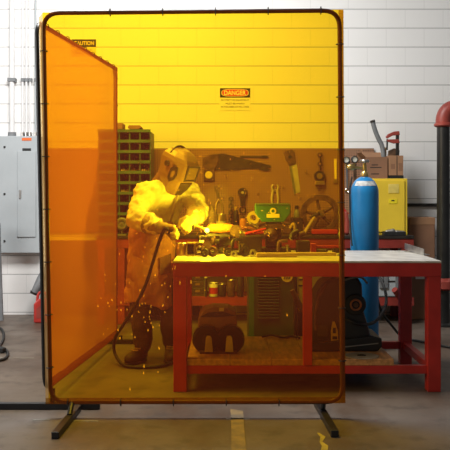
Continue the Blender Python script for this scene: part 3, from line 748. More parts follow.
# square tube offcut
t = thing('square_tube', 'short square steel tube standing open-ended at the table\'s left end', 'steel tube', tmb(191, 6.05))
cx_ = X(191.3, 6.05); 
mb = MB()
mb.bx(cx_-.037, cx_-.029, 6.05, 6.2, T+.001, T+.092); mb.bx(cx_+.029, cx_+.037, 6.05, 6.2, T+.001, T+.092)
mb.bx(cx_-.029, cx_+.029, 6.05, 6.2, T+.001, T+.009); mb.bx(cx_-.029, cx_+.029, 6.05, 6.2, T+.084, T+.092)
mb.build('walls', BRASS, t)
MB().bx(cx_-.0285, cx_+.0285, 6.12, 6.13, T+.010, T+.083).build('web', INK, t)
# clamps, blocks, fittings
def c_clamp(px, D, h, m, label, lean=0.0):
    x = X(px, D); t = thing('c_clamp', label, 'clamp', (x, D, T)); z = T+.001
    w = h*.55
    pts = [(x+w*.5, D, z+.014), (x-w*.3, D, z+.014), (x-w*.5, D, z+h*.25), (x-w*.5, D, z+h*.75), (x-w*.3, D, z+h-.012), (x+w*.5, D, z+h-.012)]
    MB().tube(pts, .012, 8, smooth=1).build('frame', m, t, smooth=True)
    MB().cyl((x+w*.45, D, z+.026), (x+w*.45, D, z+h*.62), .007, seg=10).build('screw', STEEL, t)
    MB().cyl((x+w*.45, D, z+h*.62), (x+w*.45, D, z+h*.67), .014, seg=12).build('pad', STEEL, t)
    return t
c_clamp(199, 6.02, .10, RUSTY, 'small rusty clamp on the table between square tube and welding block')
c_clamp(237.5, 6.05, .13, IRON, 'dark clamp standing on the table right of the vise')
c_clamp(283, 6.02, .12, RUSTY, 'rusty clamp standing in front of the green machine')
def nut(px, D, r, h, m, label):
    x = X(px, D)
    t = tag(MB().annulus((x, D, T+.001+r), r, r*.5, h, axis=(.3, 1, 0), seg=6 if r < .02 else 24).build('ring_fitting', m), label, 'ring', 'ring fittings on the table')
for px_, D_, r_, m_, lb in ((205, 5.98, .028, IRON, 'dark iron ring standing at the table\'s left, in front of the welding block'), (213, 6.0, .034, RUSTY, 'rusty iron ring standing just right of the welding block'), (228.5, 6.02, .032, IRON, 'dark iron ring standing in front of the vise'), (234, 5.97, .022, STEEL, 'small bright ring between vise and dark clamp'), (245, 6.0, .036, IRON, 'dark iron ring in front of the red pliers\' block'), (253, 5.99, .026, STEEL, 'bright ring at the left end of the pale wood strip')):
    nut(px_, D_, r_, .028, m_, lb)
clutter_box('steel_block', 239, 262, 236, 6.12, .16, IRON, 'dark steel block on the table under the red pliers', 'steel block', base=T)
t = thing('pliers', 'red-handled pliers lying on the dark steel block', 'pliers', P(253, 230, 6.2))
zz = Z(236, 6.12)+.012
MB().tube([V((X(245, 6.2), 6.19, zz)), V((X(254, 6.2), 6.2, zz+.012)), V((X(266, 6.2), 6.22, zz+.035))], [.012, .011, .009], 8, smooth=1).build('handle', RED, t, smooth=True)
MB().tube([V((X(245, 6.2), 6.23, zz)), V((X(254, 6.2), 6.24, zz)), V((X(264, 6.2), 6.26, zz+.006))], [.012, .011, .009], 8, smooth=1).build('handle', RED, t, smooth=True)
MB().bar(V((X(245.5, 6.2), 6.21, zz+.002)), V((X(240, 6.2), 6.21, zz+.012)), .05, .022).build('jaws', STEEL, t, bevel=.005)
t = thing('wire_coil', 'loose coil of brassy wire standing behind the red pliers', 'coil', P(248, 224, 6.42))
mb = MB()
for k in range(5): mb.ring((X(247, 6.4)+.004*k, 6.40+.012*k, T+.10), .085+.004*(k % 2), .005, axis=(.2*k-.4, 1, .1), seg=24, seg2=6)
mb.build('strands', COPPER, t)
MB().bx(X(243, 6.4), X(251, 6.4), 6.38, 6.46, T+.001, T+.03).build('clip', IRON, t)
# machine with green housing
D = 6.3
t = thing('bench_machine', 'green-housed machine with yellow emblem on a dark iron body, on the table', 'machine', (X(273, D), 6.4, T))
gz0, gz1 = Z(222, D), Z(205, D)
prof = [(X(255, D), gz1), (X(255.5, D), Z(213, D)), (X(262, D), gz0), (X(284, D), gz0), (X(290.5, D), Z(213, D)), (X(291, D), gz1)]
g = MB().prism(prof, 6.30, 6.46).build('housing', GREEN, t, bevel=.006)
MB().bx(X(255.5, D), X(290.5, D), 6.295, 6.465, gz1, gz1+.01).build('top_cover', BINGREEN, t, bevel=.003)
ez = Z(211, D)
MB().cyl((X(273, D), 6.2995, ez), (X(273, D), 6.296, ez), .024, seg=24).build('emblem', BRIGHTY, g)
MB().cyl((X(273, D), 6.2962, ez), (X(273, D), 6.294, ez), .012, seg=18).build('emblem_centre', GREEN, g)
MB().bx(X(266.5, D), X(279.5, D), 6.296, 6.2995, Z(217.6, D), Z(213.8, D)).build('name_plate', BRIGHTY, g)
MB().bx(X(266, D), X(282, D), 6.33, 6.44, T+.04, gz0).build('column', IRON, t, bevel=.008)
MB().bx(X(257, D), X(292, D), 6.315, 6.46, Z(229, D), Z(224, D)).build('crosshead', RUSTY, t, bevel=.006)
MB().bx(X(259, D), X(291, D), 6.30, 6.47, T+.001, T+.04).build('base', IRON, t, bevel=.006)
MB().lathe((X(271, D), 6.32, Z(235, D)), [(.045, 0), (.05, .012), (.05, .03), (.03, .04), (.012, .06)], axis=(0, -1, 0)).build('motor', RUSTY, t, smooth=True)
MB().tube([P(290, 228, 6.3), P(294, 222, 6.28), P(295.5, 230, 6.27), P(291, 240, 6.28)], .012, 8, smooth=2).build('hose', BRASS, t, smooth=True)
MB().cyl(P(258, 226.5, 6.31), P(250, 223, 6.26), .008, seg=8).build('lever', STEEL, t)
# strips in front
tag(MB().bx(X(256.5, 5.94), X(297, 5.94), 5.93, 5.99, T+.001, T+.03).build('wood_strip', TAN, bevel=.003), 'pale wooden strip lying in front of the green machine', 'wood strip')
tag(MB().bx(X(286, 6.08), X(336, 6.08), 6.06, 6.13, T+.001, T+.022).build('wood_strip', TAN, bevel=.003), 'long pale wooden board lying at the right end of the table clutter', 'wood strip')
clutter_box('tool_tray', 297, 310, 241, 6.18, .12, IRON, 'low dark tray on the table right of the green machine', 'tray', base=T)
t = thing('pipe_elbow', 'pair of dark pipe elbows in a heap right of the green machine', 'pipe fitting', tmb(297, 6.24, .07))
MB().tube([P(291.5, 239.2, 6.24), P(293, 233, 6.24), P(298, 231.5, 6.24)], .022, 12, smooth=2).build('elbow', IRON, t, smooth=True)
MB().tube([P(299, 238.8, 6.26), P(300, 234, 6.26), P(305, 233, 6.26)], .018, 12, smooth=2).build('elbow', RUSTY, t, smooth=True)
t = thing('bar_clamp', 'red bar clamp lying along the back of the table right of the elbows', 'clamp', tmb(325, 6.3))
MB().bx(X(312, 6.36), X(341, 6.36), 6.36, 6.385, T+.035, T+.055).build('bar', RED, t, bevel=.002)
MB().bx(X(333, 6.36), X(341, 6.36), 6.33, 6.41, T+.001, T+.034).build('fixed_jaw', INK, t, bevel=.004)
MB().bx(X(311, 6.36), X(316, 6.36), 6.33, 6.41, T+.001, T+.07).build('sliding_jaw', RED, t, bevel=.004)
MB().cyl((X(316, 6.36), 6.35, T+.018), (X(326, 6.36), 6.30, T+.018), .014, seg=12).build('handle', INK, t)
can('paint_tin', 181, .035, 243, 6.1, BRASS, 'brassy tin at the far left end of the table by the apron', 'tin', base=T)
c_clamp(203.5, 6.45, .12, IRON, 'dark clamp at the table\'s back edge between hands and vise')

# ------------------------------------------------------------------ under the table
# bench grinder
D = 5.9
gx = X(218, D); gz = SZ
t = thing('bench_grinder', 'brown-hooded twin-wheel bench grinder on the plank shelf', 'bench grinder', (gx, 6.05, gz))
zt = Z(313, D)
prof = [(X(197.5, D), Z(336, D)), (X(198, D), Z(318, D)), (X(203, D), Z(311.5, D)), (X(213, D), Z(309, D)), (X(228, D), Z(309.5, D)), (X(236.5, D), Z(314, D)), (X(238, D), Z(336, D))]
MB().prism(prof, 5.95, 6.22).build('hood', mat('brown_hood', (.26, .15, .075), .5, .1), t, bevel=.012)
prof = [(X(200, D), Z(318, D)), (X(208, D), Z(313.5, D)), (X(222, D), Z(312.5, D)), (X(236, D), Z(316.5, D)), (X(222, D), Z(318, D))]
MB().prism(prof, 5.944, 5.949).build('recess', INK, t)
MB().bx(X(219, D), X(224, D), 5.935, 5.944, Z(312, D), Z(308.5, D)).build('tag_plate', PAPER, t)
for px_ in (206.5, 230.5):
    c = V((X(px_, D), 5.92, Z(339.5, D)))
    w = MB().annulus(c, .088, .03, .05, axis=(0, 1, 0), seg=32).build('wheel', INK, t, bevel=.003)
    MB().cyl(c+V((0, -.034, 0)), c+V((0, .03, 0)), .031, seg=18).build('hub', IRON, w)
    MB().annulus(c+V((0, .015, 0)), .098, .090, .07, axis=(0, 1, 0), seg=32).build('guard', IRON, t)
for px_ in (208.8, 229.3):
    x = X(px_, 5.84); z0_, z1_ = SZ+.012, Z(336, 5.84)
    MB().prism([(x-.028, z0_), (x+.028, z0_), (x+.02, z1_-.015), (x+.01, z1_), (x-.012, z1_), (x-.02, z1_-.015)], 5.835, 5.86).build('tool_rest', mat('aluminium_cast', (.82, .74, .55), .5, .1), t, bevel=.004)
MB().bx(X(200, D), X(237, D), 5.83, 6.15, SZ+.001, SZ+.012).build('base', RUSTY, t)
MB().bx(X(203, D), X(235, D), 5.98, 6.14, SZ+.012, Z(334, D)).build('pedestal', IRON, t)

# dark green machine on the floor behind the table
D = 6.95
x0, x1 = X(248.5, D), X(296.5, D)
t = thing('welding_power_source', 'dark green louvred machine on the floor behind the table', 'machine', ((x0+x1)/2, 7.2, 0))
MB().bx(x0, x1, D, D+.5, .06, .80).build('cabinet', DKGREEN, t, bevel=.012)
MB().bx(X(249, D), X(254, D), D-.004, D-.0005, .10, .76).build('corner_strip', GREEN, t)
for k in range(15):
    zz = Z(276+3.0*k, D)
    MB().box(((X(258, D)+X(279, D))/2, D-.006, zz), (X(279, D)-X(258, D), .012, .011), Matrix.Rotation(.5, 3, 'X')).build('louvre', DKGREEN, t)
e = MB().cyl((X(287, D), D-.0005, Z(276.5, D)), (X(287, D), D-.006, Z(276.5, D)), .045, seg=28).build('emblem', BRIGHTY, t)
for dx in (-.02, 0, .02):
    MB().bar((X(287, D)+dx-.006, D-.008, Z(277.5, D)-.012), (X(287, D)+dx+.006, D-.008, Z(277.5, D)+.014), .003, .006, up=(1, 0, 0)).build('emblem_stroke', INK, e)
for sx_ in (x0+.05, x1-.05):
    for sy_ in (D+.06, D+.44):
        MB().cyl((sx_-.015, sy_, .032), (sx_+.015, sy_, .032), .03, seg=14).build('castor', INK, t)
mb = MB(); mb.tube([V((X(262, 6.5), 6.45, SZ+.012)), V((X(272, 6.5), 6.5, SZ+.02)), V((X(283, 6.5), 6.38, SZ+.012)), V((X(292, 6.5), 6.5, SZ+.012)), V((X(298, 6.5), 6.4, SZ+.012))], .009, 8, smooth=2)
tag(mb.build('cable', RUBBER, smooth=True), 'black cable lying loose on the plank shelf in front of the green machine', 'cable')
t = thing('yellow_tin', 'small yellow tin behind the table\'s middle leg', 'tin', P(301, 286, 7.3))
MB().bx(X(298.5, 7.3), X(306, 7.3), 7.3, 7.36, .30, Z(273, 7.3)).build('body', BRIGHTY, t, bevel=.003)
MB().bx(X(297, 7.3), X(308, 7.3), 7.28, 7.42, .001, .30).build('pedestal', INK, t)
for zz in (279, 285): MB().bx(X(298.6, 7.3), X(305.9, 7.3), 7.296, 7.2995, Z(zz+1.2, 7.3), Z(zz, 7.3)).build('stripe', INK, t)
# dark post behind the middle leg: hand truck rail
t = thing('hand_truck', 'dark upright trolley frame behind the table\'s middle leg', 'trolley', (X(297, 6.72), 6.75, 0))
MB().tube([(X(296, 6.72), 6.72, .03), (X(295, 6.72), 6.72, .83), (X(300, 6.72), 6.80, .845)], .018, 10).build('rail', BLACK, t)
MB().bx(X(290, 6.72), X(302, 6.72), 6.70, 6.79, .001, .015).build('toe_plate', BLACK, t)
MB().tube([P(292, 290, 6.69), P(295, 296, 6.69), P(299, 303, 6.69), P(303, 311, 6.69)], .022, 10, smooth=1).build('handle', RUSTY, t)

# black wire feed welder on the shelf
D = 5.92
t = thing('wire_welder', 'black wire-feed welder with sloped nose on the plank shelf, crossing the screen\'s edge', 'welder', (X(345, D), 6.2, SZ))
Zd = lambda y: Z(y, D)
prof = [(X(311, D), Zd(350)), (X(312, D), Zd(318)), (X(316, D), Zd(296)), (X(323, D), Zd(284)), (X(334, D), Zd(278)), (X(358, D), Zd(277)), (X(363, D), Zd(285)), (X(364, D), Zd(310)), (X(369, D), Zd(326)), (X(373, D), Zd(341)), (X(373, D), Zd(350))]
MB().prism(prof, 5.95, 6.27).build('case', BLACK, t, bevel=.02)
prof = [(X(309, D), Zd(351.5)), (X(309, D), Zd(344)), (X(372, D), Zd(336)), (X(381.5, D), Zd(338)), (X(382, D), Zd(346)), (X(378, D), Zd(351))]
MB().prism(prof, 5.91, 6.30).build('base_skid', BLACK, t, bevel=.008)
MB().prism([(X(341, D), Zd(347.5)), (X(341, D), Zd(346.4)), (X(378, D), Zd(342.5)), (X(378, D), Zd(343.6))], 5.905, 5.9095).build('trim_strip', GREYD, t)
c = V((X(356, D), 5.945, Zd(305)))
MB().lathe(c, [(.075, 0), (.07, .012), (.05, .016)], axis=(0, -1, 0), seg=28).build('spool_cover', INK, t, smooth=True)
MB().ring(c+V((0, -.018, 0)), .035, .008, axis=(0, 1, 0), seg=22).build('knob_ring', COPPER, t)
MB().cyl(c+V((0, -.012, 0)), c+V((0, -.026, 0)), .018, seg=14).build('knob', RUSTY, t)
p = MB().prism([(X(331.5, D), Zd(343)), (X(331.5, D), Zd(331)), (X(333, D), Zd(322)), (X(335, D), Zd(322)), (X(338, D), Zd(331)), (X(338.5, D), Zd(341)), (X(336, D), Zd(344.5))], 5.93, 5.949).build('control_label', mat('tan_label', (.62, .42, .14), .5), t)
for (a_, b_, c_, d_) in ((333, 336, 333.5, 328), (332.6, 337.4, 339.5, 336.5)):
    MB().bx(X(a_, D), X(b_, D), 5.927, 5.9295, Zd(c_), Zd(d_)).build('switch', INK, p)
MB().bx(X(318, D), X(328, D), 5.946, 5.951, Zd(337), Zd(326)).build('door', HOODD, t, bevel=.002)
MB().tube([P(326, 284, 5.935), P(318, 298, 5.93), P(315, 316, 5.93), P(316, 330, 5.94)], .010, 8, smooth=2).build('cable_loop', RUSTY, t, smooth=True)
MB().tube([P(345, 280, 5.93), P(352, 277.5, 5.9), P(362, 276.8, 5.95), P(367, 283, 6.05)], .008, 8, smooth=2).build('hose', GREYD, t, smooth=True)
MB().tube([P(346, 319, 5.93), P(356, 324, 5.9), P(366, 325, 5.95), P(376, 322, 6.1), P(385, 310, 6.35), P(387, 298, 6.55), P(383, 283, 6.7), P(378, 275, 6.8)], .012, 8, smooth=3).build('torch_cable', RUBBER, t, smooth=True)
# saw blade lying on the plank end
c = V((X(361.5, 5.76), 5.755, SZ+.004))
mb = MB(); n = 48
pts = []
for k in range(n):
    a = 2*math.pi*k/n
    for rr_, da in ((.108, 0), (.116, .06)):
        pts.append((c.x+math.cos(a+da)*rr_*1.0, c.y+math.sin(a+da)*rr_))
t = thing('circular_saw_blade', 'toothed circular saw blade lying flat on the right-hand plank', 'saw blade', c)
mb.prism(pts, SZ+.0005, SZ+.005, 'xy').build('plate', mat('blade_plate', (.40, .35, .29), .5, .2), t)
MB().annulus((c.x, c.y, SZ+.0065), .03, .012, .003, seg=20).build('arbor_ring', IRON, t)

# blue gas cylinder
CY = 7.12; cx_ = X(365.5, CY-.05); r = .1175
t = thing('gas_cylinder', 'tall blue gas cylinder standing on the floor behind the table', 'gas cylinder', (cx_, CY, 0))
sh = Z(193, CY)
prof = [(r*.9, .002), (r, .02), (r, sh)]
for k in range(1, 9):
    a = math.pi/2*k/8*.86; prof.append((r*math.cos(a), sh+.14*math.sin(a)))
topz = prof[-1][1]
prof.append((.034, topz+.004))
MB().lathe((cx_, CY, 0), prof, seg=40).build('body', BLUE, t, smooth=True)
lp = []
for k in range(3, 6):
    a = math.pi/2*((k-.4)/8)*.86; lp.append(((r+.0012)*math.cos(a), sh+.1415*math.sin(a)))
q = [[V((cx_+rr_*math.cos(an), CY+rr_*math.sin(an), z_)) for an in [math.radians(-148+112*i/14) for i in range(15)]] for rr_, z_ in lp]
mb = MB(); vs = [[mb.bm.verts.new(p) for p in row] for row in q]
for A, B in zip(vs, vs[1:]):
    for k in range(14): mb.bm.faces.new((A[k], A[k+1], B[k+1], B[k]))
mb.build('shoulder_label', mat('worn_label', (.62, .64, .64), .6, var=.2, scale=30), t, smooth=True)
MB().lathe((cx_, CY, topz), [(.034, 0), (.036, .012), (.028, .035), (.022, .045)], seg=20).build('neck_ring', BRASS, t, smooth=True)
v_ = MB().lathe((cx_, CY, topz+.045), [(.018, 0), (.02, .01), (.016, .055), (.012, .075)], seg=16).build('valve', BRASS, t, smooth=True)
MB().lathe((cx_, CY, topz+.118), [(.036, 0), (.04, .006), (.04, .018), (.036, .024)], seg=24).build('handwheel', STEEL, v_, smooth=True)
rz = topz+.072
rg = MB().cyl((cx_, CY, rz), (cx_-.16, CY-.005, rz+.012), .013, seg=14).lathe((cx_-.115, CY-.005, rz+.008), [(.02, -.03), (.028, -.02), (.028, .02), (.02, .03)], axis=(1, 0, 0)).build('regulator', BRASS, t, smooth=True)
for dx, dz in ((-.155, .045), (-.085, .05)):
    MB().cyl((cx_+dx, CY-.004, rz+.012), (cx_+dx, CY-.004, rz+dz), .007, seg=10).build('stem', BRASS, rg)
    MB().annulus((cx_+dx, CY-.012, rz+dz+.022), .029, .022, .03, axis=(0, 1, 0), seg=24).build('gauge_case', INK, rg)
    MB().cyl((cx_+dx, CY-.02, rz+dz+.022), (cx_+dx, CY+.002, rz+dz+.022), .0215, seg=24).build('gauge_face', GLASSD, rg)
MB().tube([P(352, 177, 7.1), P(349.5, 190, 7.1), P(350, 205, 7.08), P(350.3, 228, 7.05), P(352, 246, 7.0)], .007, 8, smooth=2).build('hose', INK, t, smooth=True)

# cardboard blocks on lower bench shelf, behind the table
LS = .271
can('paint_tin', 213.5, .045, 283, 8.5, PAPER, 'cream and red tin on the bench\'s lower shelf above the bench grinder', 'tin', base=LS, band=RED)
t = thing('drawer_cabinet', 'small dark drawer cabinet with pale labels on the bench\'s lower shelf at left', 'drawer cabinet', (X(195, 8.55), 8.7, LS))
MB().bx(X(176, 8.55), X(206, 8.55), 8.57, 8.85, LS+.001, Z(266, 8.55)).build('case', GREYD, t)
for i in range(2):
    for k in range(4):
        a = X(177+14.5*i, 8.55); zz = LS+.02+.07*k
        d_ = MB().bx(a, a+.125, 8.555, 8.569, zz, zz+.06).build('drawer', HOODD, t, bevel=.003)
        MB().bx(a+.04, a+.085, 8.551, 8.5545, zz+.02, zz+.045).build('label', BRASS, d_)
t = thing('grease_gun', 'dark upright grease gun on the bench\'s lower shelf', 'grease gun', (X(206.5, 8.5), 8.52, LS))
MB().cyl((X(206, 8.5), 8.49, LS+.001), (X(206, 8.5), 8.49, LS+.19), .012, seg=10).build('barrel', INK, t)
MB().cyl((X(206, 8.5), 8.49, LS+.19), (X(206, 8.5), 8.49, LS+.235), .014, seg=10).build('cap', PAPER, t)
for k, (px_, m_, w, top, lb) in enumerate(((222, IRON, .042, 284, 'dark round tin on the bench\'s lower shelf, second from the cream tin'), (231, RUSTY, .040, 280, 'rusty tin on the bench\'s lower shelf left of the green machine'), (240.5, IRON, .036, 276, 'tall dark tin on the bench\'s lower shelf touching the green machine\'s edge in view'))):
    can('paint_tin', px_, w, top, 8.52, m_, lb, 'tin', base=LS)
for px_, lb in ((236, 'red plastic bin on the bench\'s lower shelf left of the green machine, outer one'), (244.5, 'red plastic bin on the bench\'s lower shelf touching the green machine in view')):
    pass
t = thing('equipment_case', 'grey metal case with clasps on the bench\'s lower shelf right of the blue cylinder', 'case', (X(390, 8.5), 8.6, LS))
x0, x1 = X(372, 8.5), X(403, 8.5)
MB().bx(x0, x1, 8.5, 8.8, LS+.001, Z(264, 8.5)).build('body', GREYP, t, bevel=.01)
MB().bx(x0-.003, x1+.003, 8.496, 8.804, Z(282, 8.5), Z(280.6, 8.5)).build('seam', IRON, t)
for px_ in (381, 386, 397):
    MB().bx(X(px_, 8.5)-.018, X(px_, 8.5)+.018, 8.482, 8.499, Z(288, 8.5), Z(272, 8.5)).build('clasp', GREYD, t, bevel=.004)

# ------------------------------------------------------------------ right side: yellow cabinet, boxes
D = 8.6
x0, x1 = X(372, D), X(407.5, D); z1 = Z(178.5, D); z0 = BZ+.001
t = thing('yellow_cabinet', 'yellow steel safety cabinet on the bench behind the blue cylinder', 'cabinet', ((x0+x1)/2, 8.8, z0))
MB().bx(x0, x1, D, D+.4, z0, z1).build('body', YELLOW, t, bevel=.006)
dr = MB().bx(x0+.012, x1-.03, D-.014, D-.001, z0+.03, z1-.02).build('door', YELLOW, t, bevel=.004)
MB().bx(X(388, D), X(398.5, D), D-.019, D-.0145, Z(193, D), Z(184, D)).build('notice', mat('faded_notice', (.86, .68, .16), .5), dr)
MB().bx(X(388.5, D), X(397, D), D-.019, D-.0145, Z(203.5, D), Z(199, D)).build('label', BRIGHTY, dr)
MB().bx(X(391, D), X(394, D), D-.022, D-.0195, Z(201, D), Z(200, D)).build('latch', INK, dr)
for zz in (184, 206, 228): MB().cyl((X(403.6, D), D-.006, Z(zz, D)-.03), (X(403.6, D), D-.006, Z(zz, D)+.03), .008, seg=8).build('hinge', BRASS, t)
t = thing('tool_tray', 'low dark tray of fittings at the foot of the yellow cabinet', 'tray', (X(395, 8.48), 8.5, BZ))
MB().bx(X(384, 8.46), X(406, 8.46), 8.455, 8.575, BZ+.001, BZ+.04).build('tray', INK, t, bevel=.004)
MB().limb([P(387, 232, 8.5), P(393, 231, 8.5)], [.022, .026]).limb([P(397, 232, 8.5), P(403, 232.3, 8.5)], [.02, .018]).build('fittings', STEEL, t, smooth=True)
# cartons on the cabinet
zt = z1+.001
D = 8.62
x0, x1 = X(366, D), X(387.5, D); zc = Z(157, D)
t = thing('cardboard_box', 'larger brown cardboard box with open flaps on top of the yellow cabinet', 'cardboard box', ((x0+x1)/2, 8.75, zt))
mb = MB(); mb.bx(x0, x1, D, D+.005, zt, zc); mb.bx(x0, x1, D+.3, D+.305, zt, zc); mb.bx(x0, x0+.005, D+.005, D+.3, zt, zc); mb.bx(x1-.005, x1, D+.005, D+.3, zt, zc); mb.bx(x0+.005, x1-.005, D+.005, D+.3, zt, zt+.005)
mb.build('walls', CARD2, t)
mb = MB(); mb.bar((x0, D+.305, zc), (x0-.02, D+.315, zc+.06), .28, .004, up=(1, 0, 0)); mb.build('back_flap', CARD, t)
def quad(name, pts, m, par, th=.004):
    mb = MB(); vs = [mb.bm.verts.new(V(p)) for p in pts]; mb.bm.faces.new(vs); return mb.build(name, m, par, solid=th)
quad('side_flap', [(x0, D+.004, zc), (x0, D+.3, zc), (x0-.05, D+.29, zc+.05), (x0-.05, D+.01, zc+.05)], CARD, t)
quad('rear_flap', [(x0+.005, D+.302, zc), (x1-.005, D+.302, zc), (x1-.01, D+.33, zc+.06), (x0+.01, D+.33, zc+.06)], CARD, t)
for (a_, b_, y_) in ((371.5, 378, 164.5), (370, 381.5, 167), (371, 379, 173.5)):
    MB().bx(X(a_, D), X(b_, D), D-.0008, D-.0002, Z(y_+.9, D), Z(y_, D)).build('print', INK, t)
x0, x1 = X(388.8, D), X(403.3, D); zc2 = Z(155.5, D)
t = thing('cardboard_box', 'smaller tan cardboard box under the red clamp on the yellow cabinet', 'cardboard box', ((x0+x1)/2, 8.7, zt))
MB().bx(x0, x1, D, D+.22, zt+.03, zc2).build('body', CARD, t, bevel=.004)
MB().bx(x0-.002, x1+.002, D-.003, D+.222, zt, zt+.03).build('base_tray', INK, t)
MB().bx(X(396.6, D), X(397.4, D), D-.001, D-.0002, zt+.032, zc2-.004).build('seam', INK, t)
MB().bx(X(391, D), X(395, D), D-.001, D-.0002, Z(169, D), Z(164, D)).build('print', CARD2, t)
MB().bx(X(398.5, D), X(402.5, D), D-.001, D-.0002, Z(171, D), Z(163, D)).build('print', CARD2, t)
t = thing('wood_block', 'small pale wooden block on the edge of the larger cardboard box', 'wood block', P(386, 155, 8.8))
# stands inside the carton, showing above its rim
MB().prism([(X(383.3, 8.8), zt+.006), (X(386.2, 8.8), zt+.006), (X(386.6, 8.8), Z(149, 8.8)), (X(386, 8.8), Z(147, 8.8)), (X(383.6, 8.8), Z(152, 8.8))], 8.8, 8.88).build('block', TAN, t, bevel=.004)
t = thing('grey_hose', 'stiff grey hose end sticking up out of the larger cardboard box', 'hose', P(378, 135, 8.84))
MB().tube([V((X(384, 8.72), 8.72, zt+.02)), P(383.5, 148, 8.74), P(378, 138, 8.74), P(374.5, 129, 8.74), P(372.5, 121, 8.74)], .024, 12, smooth=2).build('tube', GREYD, t, smooth=True)
MB().cyl(P(372.9, 122.5, 8.74), P(372.3, 120.3, 8.74), .027, seg=14).build('collar', IRON, t)
# red clamp standing on the small box
D = 8.7
t = thing('red_clamp', 'red jawed bar clamp standing on the smaller cardboard box', 'clamp', P(397, 155, D))
MB().prism([(X(386, D), Z(137, D)), (X(388, D), Z(134, D)), (X(394, D), Z(131.5, D)), (X(399.5, D), Z(131, D)), (X(400, D), Z(135, D)), (X(393, D), Z(135.5, D)), (X(387.5, D), Z(138.5, D))], D, D+.035).build('fixed_jaw', REDPIPE, t, bevel=.005)
MB().prism([(X(387, D), Z(139.5, D)), (X(399, D), Z(139, D)), (X(400, D), Z(143, D)), (X(394, D), Z(143.5, D)), (X(387.5, D), Z(141.5, D))], D, D+.035).build('sliding_jaw', REDPIPE, t, bevel=.005)
MB().bx(X(396.2, D), X(399.3, D), D+.005, D+.03, zc2+.0005, Z(133, D)).build('bar', IRON, t)
MB().cyl(P(387.3, 139, D+.017), P(387, 150, D+.017), .009, seg=10).build('screw', IRON, t)
MB().prism([(X(389, D), zc2+.001), (X(400, D), zc2+.001), (X(400.5, D), Z(150, D)), (X(395, D), Z(148, D)), (X(389.5, D), Z(150.5, D))], D+.036, D+.075).build('handle', RUSTY, t, bevel=.006)

# tall cardboard sheet carton, pipe, wall bar
D = 8.78
x0, x1 = X(408, D), X(435, D)
t = thing('tall_carton', 'tall brown cardboard carton on the floor between red bench and black pipe', 'cardboard box', ((x0+x1)/2, 8.9, 0))
MB().bx(x0, x1, D, D+.3, .001, Z(218.5, D)).build('body', CARD2, t, bevel=.008)
MB().bx(x0+.02, x1+.0015, D-.004, D+.303, Z(225, D), Z(217.5, D)).build('lid', CARD, t, bevel=.006)
MB().bx(X(415.5, D), X(424.5, D), D-.0015, D-.0003, Z(279, D), Z(273.5, D)).build('label', PAPER, t)
PY = 8.4; px0 = X(443.4, PY); pr = .064
t = thing('standpipe', 'black vertical pipe with a red elbow at the right edge', 'pipe', (px0, PY, 0))
MB().cyl((px0, PY, .001), (px0, PY, Z(124, PY)), pr, seg=28).build('pipe', PIPE, t, smooth=True)
zk = Z(124, PY)
MB().lathe((px0, PY, zk-.03), [(pr+.012, 0), (pr+.028, .012), (pr+.028, .03), (pr+.012, .042)], seg=28).build('collar', REDPIPE, t, smooth=True)
MB().tube([(px0, PY, zk), (px0, PY, zk+.06), (px0+.03, PY, zk+.13), (px0+.10, PY, zk+.165), (px0+.3, PY, zk+.17)], pr+.012, 24, smooth=2).build('elbow', REDPIPE, t, smooth=True)
MB().lathe((px0, PY, Z(290, PY)), [(pr+.004, 0), (pr+.05, .02), (pr+.05, .09), (pr+.004, .12)], seg=24).build('lower_flange', REDPIPE, t, smooth=True)
MB().lathe((px0, PY, .001), [(pr+.06, 0), (pr+.06, .02), (pr+.01, .03)], seg=24).build('floor_flange', PIPE, t)
tag(MB().bx(X(406, WD), 5.5, WD-.03, WD-.0005, Z(206.6, WD), Z(203.4, WD)).build('wall_conduit', IRON), 'thin dark conduit running level along the wall behind the black pipe', 'conduit')
tag(MB().tube([(X(375, 7.6), 7.6, .011), (X(383, 7.4), 7.3, .011), P(384, 318, 7.2)*1.0, P(377, 309, 7.15), P(371, 303, 7.13)], .010, 8, smooth=0).build('stub_hose', RUBBER), 'short black hose', 'hose') if 0 else None
hz = [P(377, 309, 7.2), P(386, 318, 7.25), P(396, 328, 7.3)]
def onf(px, D): return V((X(px, D), D, .012))
tag(MB().tube([V((X(372, 7.3), 7.3, .62)), P(380, 311, 7.35), P(389, 322, 7.4), onf(402, 7.6), onf(416, 7.5), onf(432, 7.35), onf(452, 7.15), onf(470, 7.1)], .011, 8, smooth=3).build('power_cable', RUBBER, smooth=True), 'black power cable trailing across the floor behind the table\'s right leg', 'cable')

# ------------------------------------------------------------------ left side floor things
D = 8.55
t = thing('gas_can', 'red plastic fuel can on the floor behind the screen\'s left edge', 'fuel can', (X(42, D), D, 0))
x0, x1 = X(33.5, D), X(52, D); zt_ = Z(299, D)
prof = [(x0, .003), (x1, .003), (x1, zt_-.03), (x1-.05, zt_), (x0+.05, zt_), (x0, zt_-.05)]
MB().prism(prof, D, D+.14).build('body', mat('red_plastic', (.55, .04, .03), .4), t, bevel=.012)
MB().tube([(x0+.02, D+.07, zt_-.05), (x0+.03, D+.07, zt_+.05), (x0+.09, D+.07, zt_+.07), (x0+.13, D+.07, zt_+.01)], .014, 10, smooth=1).build('handle', MATS['red_plastic'], t, smooth=True)
MB().prism([(x0+.03, .05), (x0+.075, .05), (x0+.075, zt_-.06), (x0+.03, zt_-.1)], D-.003, D-.0005).build('side_recess', REDPIPE, t)
MB().cyl((x1-.05, D+.07, zt_-.002), (x1-.05, D+.07, zt_+.03), .028, seg=16).build('cap', INK, t)
D = 8.9
t = thing('vacuum_hose', 'grey ribbed hose end hanging in front of the wall left of the screen', 'hose', P(38, 285, D))
